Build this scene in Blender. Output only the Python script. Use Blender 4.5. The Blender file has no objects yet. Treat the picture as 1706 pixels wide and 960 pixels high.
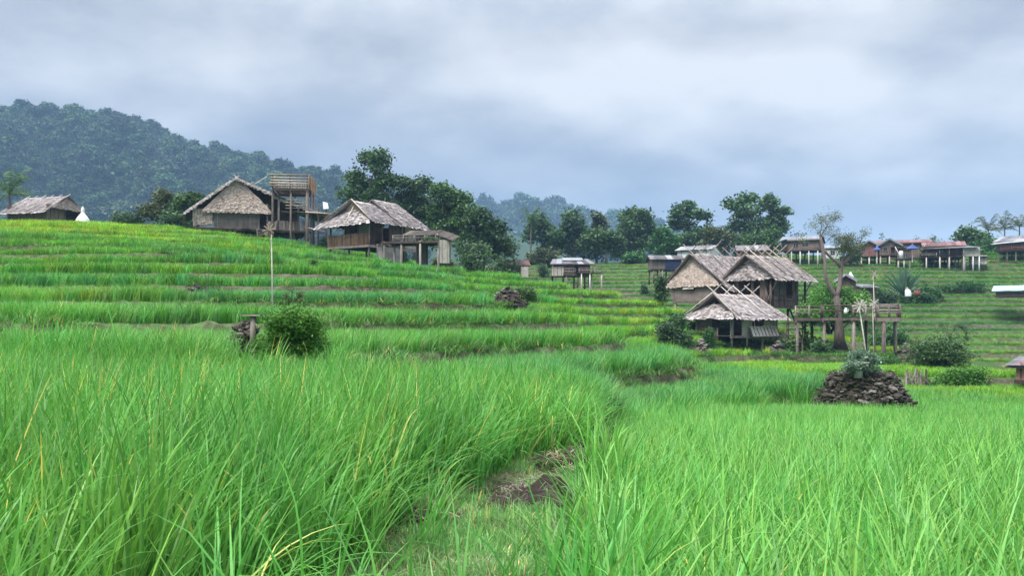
import bpy, math, random
import numpy as np
from mathutils import Vector, Matrix

random.seed(7)
rng = np.random.default_rng(11)
SC = bpy.context.scene
COL = SC.collection

# ---------------------------------------------------------------- camera
F, CX, HY = 1400.0, 853.0, 540.0          # focal length, centre and horizon row in photograph pixels (1706 wide)
cam_d = bpy.data.cameras.new('camera')
cam = bpy.data.objects.new('camera', cam_d)
COL.objects.link(cam)
cam_d.sensor_width = 36.0
cam_d.lens = 36.0 * F / 1706.0
cam_d.shift_y = (HY - 480.0) / 1706.0
cam_d.clip_start = 0.05
cam_d.clip_end = 9000
cam.location = (0, 0, 0)
cam.rotation_euler = (math.pi / 2, 0, 0)
SC.camera = cam

# ---------------------------------------------------------------- sky, sun, exposure
SUN_EL, SUN_AZ = math.radians(58), math.radians(-140)
world = bpy.data.worlds.new('World')
SC.world = world
world.use_nodes = True
wt = world.node_tree
wt.nodes.clear()
def wn(t, **k):
    n = wt.nodes.new(t)
    for a, b in k.items():
        setattr(n, a, b)
    return n
def wl(a, b):
    wt.links.new(a, b)
def wm(op, a, b=None, c=None, clamp=False):
    n = wn('ShaderNodeMath', operation=op, use_clamp=clamp)
    for i, v in enumerate((a, b, c)):
        if v is None:
            continue
        if isinstance(v, (int, float)):
            n.inputs[i].default_value = v
        else:
            wl(v, n.inputs[i])
    return n.outputs[0]
w_out = wn('ShaderNodeOutputWorld')
w_bg = wn('ShaderNodeBackground')
w_bg.inputs['Strength'].default_value = 0.1
wl(w_bg.outputs[0], w_out.inputs['Surface'])
w_sky = wn('ShaderNodeTexSky', sky_type='NISHITA')
w_sky.sun_disc = False
w_sky.sun_elevation = SUN_EL
w_sky.sun_rotation = SUN_AZ
w_sky.altitude = 900
w_sky.dust_density = 2.0
w_tc = wn('ShaderNodeTexCoord')
w_sep = wn('ShaderNodeSeparateXYZ')
wl(w_tc.outputs['Generated'], w_sep.inputs[0])
wx, wy, wz = w_sep.outputs
w_el = wm('MAXIMUM', wz, 0.0)
w_den = wm('ADD', w_el, 0.30)
w_px = wm('DIVIDE', wx, w_den)
w_py = wm('DIVIDE', wy, w_den)
w_cmb = wn('ShaderNodeCombineXYZ')
wl(w_px, w_cmb.inputs[0]); wl(w_py, w_cmb.inputs[1])
w_n1 = wn('ShaderNodeTexNoise'); w_n1.inputs['Scale'].default_value = 1.0; w_n1.inputs['Detail'].default_value = 2.5
w_n1.inputs['Roughness'].default_value = 0.45; w_n1.inputs['Distortion'].default_value = 0.5
w_map1 = wn('ShaderNodeMapping'); w_map1.inputs['Location'].default_value = (6.99, 6.93, 1.97); w_map1.inputs['Scale'].default_value = (0.8, 1.6, 1)
wl(w_cmb.outputs[0], w_map1.inputs[0]); wl(w_map1.outputs[0], w_n1.inputs['Vector'])
w_n2 = wn('ShaderNodeTexNoise'); w_n2.inputs['Scale'].default_value = 3.8; w_n2.inputs['Detail'].default_value = 7
w_n2.inputs['Roughness'].default_value = 0.55
w_map2 = wn('ShaderNodeMapping'); w_map2.inputs['Location'].default_value = (13.79, 8.69, 0)
wl(w_cmb.outputs[0], w_map2.inputs[0]); wl(w_map2.outputs[0], w_n2.inputs['Vector'])
# a cloud deck: thick and slate-blue low over the ridge, thinner and brighter higher up
w_grad = wn('ShaderNodeMapRange', interpolation_type='SMOOTHSTEP')
wl(wz, w_grad.inputs[0])
for i, v in ((1, 0.13), (2, 0.30), (3, 0.14), (4, 0.66)):
    w_grad.inputs[i].default_value = v
w_a = wm('MULTIPLY', wm('SUBTRACT', w_n1.outputs['Fac'], 0.5), 1.8)
w_b = wm('MULTIPLY', wm('SUBTRACT', w_n2.outputs['Fac'], 0.5), 1.2)
w_side = wm('MULTIPLY', wm('MAXIMUM', wx, 0.0), wm('SUBTRACT', 0.30, w_el))          # the deck breaks to the east near the horizon
w_br = wm('ADD', wm('ADD', w_grad.outputs[0], w_a), wm('ADD', w_b, wm('MULTIPLY', w_side, 3.2)), clamp=True)
w_ramp = wn('ShaderNodeValToRGB')
cr = w_ramp.color_ramp
cr.elements[0].position = 0.0; cr.elements[0].color = (1.05, 1.11, 1.33, 1)
cr.elements[1].position = 1.0; cr.elements[1].color = (3.15, 3.12, 3.08, 1)
e = cr.elements.new(0.45); e.color = (1.75, 1.8, 1.92, 1)
wl(w_br, w_ramp.inputs[0])
# overcast skies brighten towards the zenith
w_zen = wm('ADD', 1.0, wm('MULTIPLY', wm('MAXIMUM', wm('SUBTRACT', wz, 0.32), 0.0), 8.5))
w_sc = wn('ShaderNodeVectorMath', operation='SCALE')
wl(w_ramp.outputs[0], w_sc.inputs[0]); wl(w_zen, w_sc.inputs['Scale'])
w_mix = wn('ShaderNodeMix', data_type='RGBA')
w_mix.inputs[0].default_value = 0.94
wl(w_sky.outputs[0], w_mix.inputs[6]); wl(w_sc.outputs[0], w_mix.inputs[7])
wl(w_mix.outputs[2], w_bg.inputs['Color'])

sun_d = bpy.data.lights.new('sun', 'SUN')
sun = bpy.data.objects.new('sun', sun_d)
COL.objects.link(sun)
sun_d.energy = 1.5
sun_d.angle = math.radians(18)
sun_d.color = (1.0, 0.96, 0.9)
_dir = Vector((math.sin(SUN_AZ) * math.cos(SUN_EL), math.cos(SUN_AZ) * math.cos(SUN_EL), math.sin(SUN_EL)))
sun.rotation_euler = _dir.to_track_quat('Z', 'Y').to_euler()

SC.view_settings.view_transform = 'Standard'
SC.view_settings.look = 'None'
SC.view_settings.gamma = 1
SC.view_settings.exposure = 1.6
SC.view_settings.use_curve_mapping = False
SC.render.engine = 'CYCLES'
SC.cycles.max_bounces = 8
SC.cycles.diffuse_bounces = 3
SC.cycles.glossy_bounces = 2
SC.cycles.transmission_bounces = 4
SC.cycles.transparent_max_bounces = 8
SC.cycles.volume_bounces = 0
SC.cycles.use_denoising = True

# ---------------------------------------------------------------- small helpers
def P(px, py, d):
    """A point of the place: photograph column and row, metres away along the view."""
    return Vector(((px - CX) / F * d, d, (HY - py) / F * d))

def PX(px, d):
    return (px - CX) / F * d

def face_rot(px):
    return -math.atan((px - CX) / F)

def tag(o, label=None, cat=None, group=None, kind=None):
    if label: o['label'] = label
    if cat: o['category'] = cat
    if group: o['group'] = group
    if kind: o['kind'] = kind
    return o

def thing(name, label, cat, loc=(0, 0, 0), rz=0.0, group=None):
    o = bpy.data.objects.new(name, None)
    COL.objects.link(o)
    o.empty_display_size = 0.3
    o.location = loc
    o.rotation_euler = (0, 0, rz)
    return tag(o, label, cat, group)

def np_mesh(name, V, F4, tint=None, smooth=False):
    V = np.asarray(V, dtype=np.float32)
    F4 = np.asarray(F4, dtype=np.int32)
    me = bpy.data.meshes.new(name)
    me.vertices.add(len(V)); me.vertices.foreach_set('co', V.ravel())
    k = F4.shape[1]
    me.loops.add(F4.size); me.loops.foreach_set('vertex_index', F4.ravel())
    me.polygons.add(len(F4))
    me.polygons.foreach_set('loop_start', np.arange(0, F4.size, k, dtype=np.int32))
    if smooth:
        me.polygons.foreach_set('use_smooth', np.ones(len(F4), dtype=bool))
    if tint is not None:
        a = me.attributes.new('tint', 'FLOAT', 'POINT')
        a.data.foreach_set('value', np.asarray(tint, dtype=np.float32))
    me.update(calc_edges=True)
    return me

def link(name, me, mat, parent=None):
    if mat is not None and not me.materials:
        me.materials.append(mat)
    o = bpy.data.objects.new(name, me)
    COL.objects.link(o)
    if parent is not None:
        o.parent = parent
    return o

class MB:
    """Collects boxes, bars, tubes and quads, then becomes one mesh object."""
    def __init__(self):
        self.v, self.f, self.t = [], [], []
    def add(self, vs, fs, tint=None):
        n = len(self.v)
        t = random.random() if tint is None else tint
        self.v.extend([tuple(p) for p in vs])
        self.t.extend([t] * len(vs))
        self.f.extend([tuple(i + n for i in f) for f in fs])
        return self
    def box(self, x0, x1, y0, y1, z0, z1, tint=None):
        vs = [(x, y, z) for z in (z0, z1) for y in (y0, y1) for x in (x0, x1)]
        return self.add(vs, [(0, 2, 3, 1), (4, 5, 7, 6), (0, 1, 5, 4), (2, 6, 7, 3), (0, 4, 6, 2), (1, 3, 7, 5)], tint)
    def bar(self, p, q, w, h=None, tint=None):
        """A square-edged bar from p to q; w sideways, h upwards."""
        h = w if h is None else h
        p, q = Vector(p), Vector(q)
        d = (q - p).normalized()
        up = Vector((0, 0, 1)) if abs(d.z) < 0.95 else Vector((0, 1, 0))
        s = d.cross(up).normalized() * w / 2
        u = s.cross(d).normalized() * h / 2
        vs = [p - s - u, p + s - u, p + s + u, p - s + u, q - s - u, q + s - u, q + s + u, q - s + u]
        return self.add(vs, [(0, 1, 2, 3), (7, 6, 5, 4), (0, 4, 5, 1), (1, 5, 6, 2), (2, 6, 7, 3), (3, 7, 4, 0)], tint)
    def tube(self, pts, rad, n=7, tint=None, cap=True):
        pts = [Vector(p) for p in pts]
        if isinstance(rad, (int, float)):
            rad = [rad] * len(pts)
        vs, fs = [], []
        prev = None
        for i, p in enumerate(pts):
            d = (pts[min(i + 1, len(pts) - 1)] - pts[max(i - 1, 0)]).normalized()
            if prev is None:
                a = Vector((1, 0, 0)) if abs(d.x) < 0.8 else Vector((0, 1, 0))
                s = d.cross(a).normalized()
            else:
                s = (prev - d * prev.dot(d)).normalized()
            prev = s
            u = d.cross(s)
            for k in range(n):
                a = 2 * math.pi * k / n
                vs.append(p + (s * math.cos(a) + u * math.sin(a)) * rad[i])
        for i in range(len(pts) - 1):
            for k in range(n):
                fs.append((i * n + k, i * n + (k + 1) % n, (i + 1) * n + (k + 1) % n, (i + 1) * n + k))
        if cap:
            fs.append(tuple(range(n))[::-1])
            fs.append(tuple(range((len(pts) - 1) * n, len(pts) * n)))
        return self.add(vs, fs, tint)
    def slab(self, quad, th, tint=None):
        """A thick sheet on three or four corners, th thick below its upper face."""
        q = [Vector(p) for p in quad]
        n = (q[1] - q[0]).cross(q[-1] - q[0]).normalized()
        if n.z < 0: n = -n
        k = len(q)
        vs = q + [p - n * th for p in q]
        fs = [tuple(range(k)), tuple(range(2 * k - 1, k - 1, -1))] + [(i, i + k, (i + 1) % k + k, (i + 1) % k) for i in range(k)]
        return self.add(vs, fs, tint)
    def mesh(self, name, smooth=False):
        me = bpy.data.meshes.new(name)
        me.from_pydata(self.v, [], self.f)
        a = me.attributes.new('tint', 'FLOAT', 'POINT')
        a.data.foreach_set('value', np.asarray(self.t, dtype=np.float32))
        if smooth:
            me.polygons.foreach_set('use_smooth', np.ones(len(me.polygons), dtype=bool))
        me.update()
        return me
    def build(self, name, mat, parent=None, smooth=False):
        return link(name, self.mesh(name, smooth), mat, parent)

# ---------------------------------------------------------------- materials
def new_mat(name):
    m = bpy.data.materials.new(name)
    m.use_nodes = True
    nt = m.node_tree
    nt.nodes.clear()
    out = nt.nodes.new('ShaderNodeOutputMaterial')
    return m, nt, out

def node(nt, t, ins=None, **k):
    n = nt.nodes.new(t)
    for a, b in k.items():
        setattr(n, a, b)
    for a, b in (ins or {}).items():
        s = n.inputs[a]
        if hasattr(b, 'is_linked'):
            nt.links.new(b, s)
        else:
            s.default_value = b
    return n

def ramp(nt, fac, stops):
    n = nt.nodes.new('ShaderNodeValToRGB')
    c = n.color_ramp
    while len(c.elements) < len(stops):
        c.elements.new(0.5)
    for e, (p, col) in zip(c.elements, stops):
        e.position = p
        e.color = (*col, 1)
    nt.links.new(fac, n.inputs[0])
    return n.outputs[0]

def mixc(nt, fac, a, b, blend='MIX'):
    n = node(nt, 'ShaderNodeMix', data_type='RGBA', blend_type=blend)
    for i, v in ((0, fac), (6, a), (7, b)):
        if hasattr(v, 'is_linked'):
            nt.links.new(v, n.inputs[i])
        elif i == 0:
            n.inputs[0].default_value = v
        else:
            n.inputs[i].default_value = (*v, 1)
    return n.outputs[2]

def rough_mat(name, stops, scale=3.0, stretch=(1, 1, 1), rough=0.85, bump=0.3, tint_amt=0.5, detail=6, spec=0.2, obj=True):
    """Weathered surface: colour from a stretched noise plus the piece's own tint."""
    m, nt, out = new_mat(name)
    tc = node(nt, 'ShaderNodeTexCoord')
    mp = node(nt, 'ShaderNodeMapping', {'Vector': tc.outputs['Object'], 'Scale': stretch})
    nz = node(nt, 'ShaderNodeTexNoise', {'Vector': mp.outputs[0], 'Scale': scale, 'Detail': detail, 'Roughness': 0.62})
    at = node(nt, 'ShaderNodeAttribute', attribute_name='tint')
    a = node(nt, 'ShaderNodeMath', {0: at.outputs['Fac'], 1: 0.5}, operation='SUBTRACT')
    oi = node(nt, 'ShaderNodeObjectInfo')
    b = node(nt, 'ShaderNodeMath', {0: a.outputs[0], 1: tint_amt, 2: nz.outputs['Fac']}, operation='MULTIPLY_ADD')
    c = node(nt, 'ShaderNodeMath', {0: oi.outputs['Random'], 1: 0.16, 2: b.outputs[0]}, operation='MULTIPLY_ADD')
    d = node(nt, 'ShaderNodeMath', {0: c.outputs[0], 1: 0.08}, operation='SUBTRACT', use_clamp=True)
    col = ramp(nt, d.outputs[0], stops)
    bs = node(nt, 'ShaderNodeBsdfPrincipled', {'Base Color': col, 'Roughness': rough, 'Specular IOR Level': spec})
    if bump:
        bp = node(nt, 'ShaderNodeBump', {'Height': nz.outputs['Fac'], 'Strength': bump, 'Distance': 0.05})
        nt.links.new(bp.outputs[0], bs.inputs['Normal'])
    nt.links.new(bs.outputs[0], out.inputs[0])
    return m

def leaf_mat(name, dark, mid, light, transl=0.3, inst=False, rough=0.5, spec=0.3, yellow=None):
    """Leaves: colour by each leaf's own tint (and by the clump's, when scattered), part of the light passing through."""
    m, nt, out = new_mat(name)
    at = node(nt, 'ShaderNodeAttribute', attribute_name='tint')
    stops = [(0.0, dark), (0.5, mid), (0.93 if yellow else 1.0, light)]
    if yellow:
        stops += [(0.955, yellow), (1.0, yellow)]
    col = ramp(nt, at.outputs['Fac'], stops)
    if inst:
        ia = node(nt, 'ShaderNodeAttribute', attribute_name='hue', attribute_type='INSTANCER')
        col = mixc(nt, 1.0, col, ia.outputs['Color'], 'MULTIPLY')
    else:
        oi = node(nt, 'ShaderNodeObjectInfo')
        v = node(nt, 'ShaderNodeMapRange', {0: oi.outputs['Random'], 3: 0.8, 4: 1.2})
        hs = node(nt, 'ShaderNodeHueSaturation', {'Color': col, 'Value': v.outputs[0]})
        col = hs.outputs[0]
    bs = node(nt, 'ShaderNodeBsdfPrincipled', {'Base Color': col, 'Roughness': rough, 'Specular IOR Level': spec})
    tr = node(nt, 'ShaderNodeBsdfTranslucent', {'Color': col})
    mx = node(nt, 'ShaderNodeMixShader', {0: transl, 1: bs.outputs[0], 2: tr.outputs[0]})
    nt.links.new(mx.outputs[0], out.inputs[0])
    return m

def weave_mat(name, stops, sx=18, rough=0.85):
    """Split-bamboo matting: two crossed bands of strips over weathered colour."""
    m, nt, out = new_mat(name)
    tc = node(nt, 'ShaderNodeTexCoord')
    sp = node(nt, 'ShaderNodeSeparateXYZ', {0: tc.outputs['Object']})
    h = node(nt, 'ShaderNodeMath', {0: sp.outputs[0], 1: sp.outputs[1]}, operation='ADD')
    cb = node(nt, 'ShaderNodeCombineXYZ', {0: h.outputs[0], 1: sp.outputs[2]})
    ck = node(nt, 'ShaderNodeTexBrick', {'Vector': cb.outputs[0], 'Scale': sx, 'Mortar Size': 0.02, 'Color1': (0.35, 0.35, 0.35, 1), 'Color2': (0.65, 0.65, 0.65, 1), 'Mortar': (0.1, 0.1, 0.1, 1), 'Brick Width': 0.5, 'Row Height': 1.0})
    nz = node(nt, 'ShaderNodeTexNoise', {'Vector': tc.outputs['Object'], 'Scale': 1.6, 'Detail': 7.0, 'Roughness': 0.65})
    a = node(nt, 'ShaderNodeMath', {0: ck.outputs['Color'], 1: 0.45, 2: nz.outputs['Fac']}, operation='MULTIPLY_ADD')
    b = node(nt, 'ShaderNodeMath', {0: a.outputs[0], 1: 0.22}, operation='SUBTRACT', use_clamp=True)
    col = ramp(nt, b.outputs[0], stops)
    bs = node(nt, 'ShaderNodeBsdfPrincipled', {'Base Color': col, 'Roughness': rough, 'Specular IOR Level': 0.2})
    bp = node(nt, 'ShaderNodeBump', {'Height': a.outputs[0], 'Strength': 0.35, 'Distance': 0.02})
    nt.links.new(bp.outputs[0], bs.inputs['Normal'])
    nt.links.new(bs.outputs[0], out.inputs[0])
    return m

M = {}
M['thatch'] = rough_mat('thatch', [(0.05, (0.09, 0.075, 0.07)), (0.36, (0.29, 0.25, 0.24)), (0.6, (0.46, 0.41, 0.40)), (0.95, (0.68, 0.63, 0.62))], 2.2, (1, 1, 1), 0.9, 0.2, 0.62)
M['thatch_tan'] = rough_mat('thatch_tan', [(0.05, (0.13, 0.095, 0.075)), (0.4, (0.36, 0.28, 0.235)), (0.7, (0.53, 0.44, 0.385)), (1.0, (0.68, 0.6, 0.54))], 2.0, (1, 1, 1), 0.9, 0.2, 0.38)
M['thatch_base'] = rough_mat('thatch_base', [(0.2, (0.06, 0.05, 0.045)), (0.8, (0.17, 0.14, 0.13))], 3.0)
M['wood_dark'] = rough_mat('wood_dark', [(0.15, (0.028, 0.021, 0.017)), (0.5, (0.085, 0.066, 0.055)), (0.85, (0.19, 0.155, 0.13))], 2.4, (3, 3, 0.6), 0.85, 0.3, 0.4)
M['wood_grey'] = rough_mat('wood_grey', [(0.15, (0.075, 0.06, 0.052)), (0.5, (0.2, 0.165, 0.145)), (0.85, (0.36, 0.315, 0.285))], 2.4, (3, 3, 0.6), 0.85, 0.3, 0.5)
M['bamboo'] = rough_mat('bamboo', [(0.15, (0.16, 0.12, 0.085)), (0.5, (0.36, 0.29, 0.22)), (0.85, (0.56, 0.48, 0.39))], 2.0, (2, 2, 2), 0.6, 0.1, 0.5, spec=0.4)
M['bamboo_red'] = rough_mat('bamboo_red', [(0.15, (0.12, 0.07, 0.045)), (0.5, (0.29, 0.18, 0.115)), (0.85, (0.42, 0.29, 0.2))], 2.0, (2, 2, 2), 0.65, 0.1, 0.6, spec=0.35)
M['bamboo_pale'] = rough_mat('bamboo_pale', [(0.15, (0.3, 0.26, 0.22)), (0.5, (0.5, 0.45, 0.4)), (0.85, (0.66, 0.62, 0.57))], 2.0, (2, 2, 2), 0.6, 0.1, 0.4, spec=0.4)
M['weave'] = weave_mat('weave', [(0.1, (0.06, 0.048, 0.042)), (0.45, (0.17, 0.14, 0.125)), (0.9, (0.31, 0.265, 0.24))])
M['weave_brown'] = weave_mat('weave_brown', [(0.1, (0.05, 0.034, 0.027)), (0.45, (0.14, 0.10, 0.08)), (0.9, (0.26, 0.195, 0.16))])
M['weave_pale'] = weave_mat('weave_pale', [(0.1, (0.22, 0.19, 0.16)), (0.45, (0.42, 0.38, 0.34)), (0.9, (0.6, 0.56, 0.51))])
M['tin'] = rough_mat('tin', [(0.1, (0.08, 0.08, 0.085)), (0.5, (0.2, 0.2, 0.21)), (0.9, (0.36, 0.36, 0.375))], 0.9, (1, 1, 1), 0.5, 0.05, 0.7, spec=0.5)
M['tin_dark'] = rough_mat('tin_dark', [(0.1, (0.06, 0.055, 0.055)), (0.5, (0.15, 0.14, 0.145)), (0.9, (0.33, 0.33, 0.35))], 0.9, (1, 1, 1), 0.55, 0.05, 0.8, spec=0.4)
M['tin_red'] = rough_mat('tin_red', [(0.1, (0.1, 0.045, 0.045)), (0.5, (0.2, 0.09, 0.09)), (0.9, (0.33, 0.2, 0.2))], 0.9, (1, 1, 1), 0.6, 0.05, 0.6, spec=0.4)
M['tin_pale'] = rough_mat('tin_pale', [(0.1, (0.12, 0.13, 0.145)), (0.5, (0.21, 0.23, 0.25)), (0.9, (0.34, 0.36, 0.38))], 0.9, (1, 1, 1), 0.5, 0.05, 0.4, spec=0.4)
M['wall_white'] = rough_mat('wall_white', [(0.1, (0.36, 0.37, 0.38)), (0.5, (0.58, 0.6, 0.61)), (0.9, (0.72, 0.74, 0.74))], 1.2, (1, 1, 0.5), 0.8, 0.05, 0.3)
M['wall_brown'] = rough_mat('wall_brown', [(0.1, (0.075, 0.05, 0.042)), (0.5, (0.15, 0.105, 0.09)), (0.9, (0.24, 0.18, 0.16))], 1.5, (4, 4, 0.5), 0.8, 0.1, 0.5)
M['wall_red'] = rough_mat('wall_red', [(0.1, (0.11, 0.05, 0.042)), (0.5, (0.2, 0.095, 0.08)), (0.9, (0.3, 0.17, 0.15))], 1.5, (4, 4, 0.5), 0.8, 0.1, 0.5)
M['wall_pink'] = rough_mat('wall_pink', [(0.1, (0.4, 0.17, 0.16)), (0.9, (0.58, 0.3, 0.27))], 1.5)
M['concrete'] = rough_mat('concrete', [(0.1, (0.16, 0.15, 0.135)), (0.5, (0.33, 0.31, 0.29)), (0.9, (0.48, 0.46, 0.43))], 2.0)
M['tarp_blue'] = rough_mat('tarp_blue', [(0.1, (0.03, 0.06, 0.2)), (0.9, (0.06, 0.11, 0.32))], 1.5, rough=0.5)
M['tarp_cyan'] = rough_mat('tarp_cyan', [(0.1, (0.28, 0.5, 0.56)), (0.9, (0.47, 0.68, 0.73))], 0.8, rough=0.45)
M['glass'] = rough_mat('glass', [(0.1, (0.02, 0.025, 0.03)), (0.9, (0.05, 0.06, 0.07))], 1.0, rough=0.15, bump=0, spec=0.6)
M['plastic_white'] = rough_mat('plastic_white', [(0.1, (0.6, 0.61, 0.62)), (0.9, (0.78, 0.79, 0.8))], 1.0, rough=0.5, bump=0)
M['plastic_red'] = rough_mat('plastic_red', [(0.1, (0.16, 0.045, 0.04)), (0.9, (0.24, 0.08, 0.07))], 1.0, rough=0.5, bump=0)
M['stone'] = rough_mat('stone', [(0.08, (0.014, 0.012, 0.01)), (0.45, (0.05, 0.043, 0.037)), (0.75, (0.12, 0.108, 0.096)), (1.0, (0.3, 0.28, 0.26))], 5.0, (1, 1, 1), 0.9, 0.5, 0.55)
M['stone_pale'] = rough_mat('stone_pale', [(0.08, (0.05, 0.043, 0.037)), (0.5, (0.17, 0.15, 0.135)), (1.0, (0.42, 0.39, 0.36))], 5.0, (1, 1, 1), 0.9, 0.5, 0.6)
M['bark'] = rough_mat('bark', [(0.1, (0.03, 0.024, 0.02)), (0.5, (0.095, 0.078, 0.066)), (0.9, (0.2, 0.17, 0.15))], 4.0, (2, 2, 0.5), 0.95, 0.6, 0.3)
M['bark_grey'] = rough_mat('bark_grey', [(0.1, (0.06, 0.046, 0.042)), (0.5, (0.17, 0.135, 0.125)), (0.9, (0.3, 0.25, 0.235))], 6.0, (2, 2, 0.5), 0.95, 0.6, 0.3)
M['leaf_dark'] = leaf_mat('leaf_dark', (0.02, 0.05, 0.023), (0.058, 0.124, 0.046), (0.135, 0.24, 0.082))
M['leaf_mid'] = leaf_mat('leaf_mid', (0.026, 0.062, 0.022), (0.07, 0.15, 0.045), (0.15, 0.265, 0.08))
M['leaf_green'] = leaf_mat('leaf_green', (0.02, 0.065, 0.018), (0.05, 0.15, 0.035), (0.1, 0.25, 0.06))
M['leaf_olive'] = leaf_mat('leaf_olive', (0.035, 0.05, 0.02), (0.085, 0.11, 0.042), (0.16, 0.2, 0.08))
M['leaf_bright'] = leaf_mat('leaf_bright', (0.035, 0.12, 0.02), (0.09, 0.25, 0.035), (0.18, 0.4, 0.06))
M['leaf_pale'] = leaf_mat('leaf_pale', (0.06, 0.13, 0.08), (0.16, 0.27, 0.17), (0.36, 0.47, 0.36))
M['leaf_pale2'] = leaf_mat('leaf_pale2', (0.025, 0.07, 0.04), (0.06, 0.135, 0.08), (0.15, 0.25, 0.16), rough=0.4)
M['leaf_hill'] = leaf_mat('leaf_hill', (0.008, 0.024, 0.01), (0.03, 0.075, 0.026), (0.085, 0.155, 0.05), inst=True, transl=0.2)
M['rice'] = leaf_mat('rice', (0.066, 0.235, 0.034), (0.13, 0.385, 0.06), (0.235, 0.52, 0.115), transl=0.42, inst=True, rough=0.4, spec=0.35, yellow=(0.66, 0.6, 0.15))
M['rice_far'] = leaf_mat('rice_far', (0.08, 0.25, 0.032), (0.16, 0.41, 0.055), (0.27, 0.545, 0.1), transl=0.36, inst=True, rough=0.7, spec=0.1)
M['straw'] = leaf_mat('straw', (0.12, 0.1, 0.06), (0.3, 0.26, 0.17), (0.5, 0.46, 0.34), transl=0.1, inst=True)
M['tarp_grey'] = rough_mat('tarp_grey', [(0.1, (0.2, 0.22, 0.25)), (0.9, (0.42, 0.45, 0.49))], 1.5, rough=0.6)
M['cloth_navy'] = rough_mat('cloth_navy', [(0.1, (0.012, 0.018, 0.05)), (0.9, (0.035, 0.05, 0.12))], 1.5, rough=0.8)
M['straw_plain'] = rough_mat('straw_plain', [(0.1, (0.2, 0.16, 0.09)), (0.9, (0.45, 0.38, 0.25))], 3.0)
# ---------------------------------------------------------------- the lie of the land
CTRL = [  # photograph column, row of the bare ground, metres away
    (-250, 384, 100), (0, 384, 100), (80, 382, 96), (180, 384, 92), (330, 391, 84), (450, 400, 84), (545, 412, 84), (600, 430, 78), (700, 442, 76), (765, 452, 78),
    (850, 462, 82), (940, 478, 80), (1020, 492, 78), (1100, 508, 76),
    (-250, 470, 42), (0, 470, 42), (300, 486, 42), (455, 490, 42), (600, 494, 45), (760, 498, 50), (850, 503, 50), (950, 516, 54),
    (-250, 530, 24), (0, 540, 23), (300, 545, 25), (600, 548, 28), (780, 548, 34), (950, 548, 42), (1050, 552, 50),
    (-250, 610, 14), (0, 612, 14), (300, 612, 14), (600, 616, 16), (780, 622, 20), (900, 612, 26), (1000, 604, 32), (1060, 598, 38),
    (900, 676, 15), (1000, 668, 19.5), (1080, 650, 25.5), (1160, 630, 36), (1100, 686, 22), (1200, 686, 25), (1220, 652, 33), (1240, 608, 50),
    (1120, 585, 62), (1180, 588, 66), (1250, 587, 70), (1330, 587, 70), (1400, 590, 68), (1300, 608, 55), (1400, 612, 55), (1480, 606, 60),
    (1140, 528, 80), (1220, 535, 84), (1330, 560, 82), (1430, 568, 80), (1500, 582, 74), (1560, 612, 58), (1640, 625, 55), (1706, 630, 55), (1900, 640, 55),
    (1340, 690, 27), (1450, 688, 29), (1560, 688, 30), (1706, 694, 30), (1560, 650, 40), (1706, 652, 42), (1900, 700, 30),
    # the valley behind and the terraced slope across it
    (700, 520, 120), (850, 520, 112), (1000, 522, 108), (1150, 540, 104), (1300, 548, 100), (1450, 585, 92), (1600, 612, 88), (1750, 612, 86), (1950, 612, 86),
    (850, 470, 140), (1000, 476, 138), (1150, 480, 132), (1300, 490, 125), (1450, 510, 118), (1600, 520, 118), (1750, 520, 118), (1950, 520, 118),
    (700, 450, 170), (850, 441, 168), (1000, 437, 168), (1150, 434, 164), (1300, 432, 158), (1450, 438, 152), (1600, 440, 150), (1750, 430, 150), (1950, 430, 150),
]
RAW = [  # x, y, z further out and behind the photographer
    (0, 230, 11), (-90, 230, 13), (110, 230, 13), (-60, 130, 8), (-95, 150, 10), (-40, 160, 8), (-20, 125, 5), (-60, 104, 11.5), (-38, 104, 9.5),
    (-30, 0, 1.5), (-30, 12, 0.0), (30, 0, -3.2), (30, 15, -3.6), (0, -40, 2), (-60, -40, 5), (60, -40, -5), (-90, 40, 7), (95, 40, -6), (-160, 100, 13), (170, 100, -2), (170, 170, 13), (-200, 200, 16), (-120, -150, 6), (120, -150, -4),
]
_c = [tuple(P(*c)) for c in CTRL] + RAW
_c = np.array(_c, dtype=np.float64)
def _phi(r2):
    return np.where(r2 > 1e-9, 0.5 * r2 * np.log(np.maximum(r2, 1e-9)), 0.0)
_n = len(_c)
_A = np.zeros((_n + 3, _n + 3))
_d2 = ((_c[:, None, :2] - _c[None, :, :2]) ** 2).sum(-1) / 2500.0
_A[:_n, :_n] = _phi(_d2) + np.eye(_n) * 0.0008
_A[:_n, _n] = 1; _A[:_n, _n + 1:] = _c[:, :2] / 50.0
_A[_n, :_n] = 1; _A[_n + 1:, :_n] = (_c[:, :2] / 50.0).T
_W = np.linalg.solve(_A, np.concatenate([_c[:, 2], np.zeros(3)]))

def tps(x, y):
    out = _W[_n] + _W[_n + 1] * x / 50.0 + _W[_n + 2] * y / 50.0
    for i in range(_n):
        out = out + _W[i] * _phi(((x - _c[i, 0]) ** 2 + (y - _c[i, 1]) ** 2) / 2500.0)
    return out

def sstep(a, b, x):
    t = np.clip((x - a) / (b - a), 0, 1)
    return t * t * (3 - 2 * t)

_ph = rng.uniform(0, 6.28, (24, 3))
def wob(x, y, scale, k=0):
    """Smooth wandering noise in about -1..1."""
    o = 0
    for i in range(4):
        a, b, c = _ph[(k * 4 + i) % 24]
        s = scale * (1.0, 1.7, 2.6, 4.1)[i]
        o = o + (0.5, 0.28, 0.16, 0.09)[i] * np.sin(x / s * math.cos(a) * 6.28 + y / s * math.sin(a) * 6.28 + b + 1.3 * np.sin(y / s * 3 + c))
    return o

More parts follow.
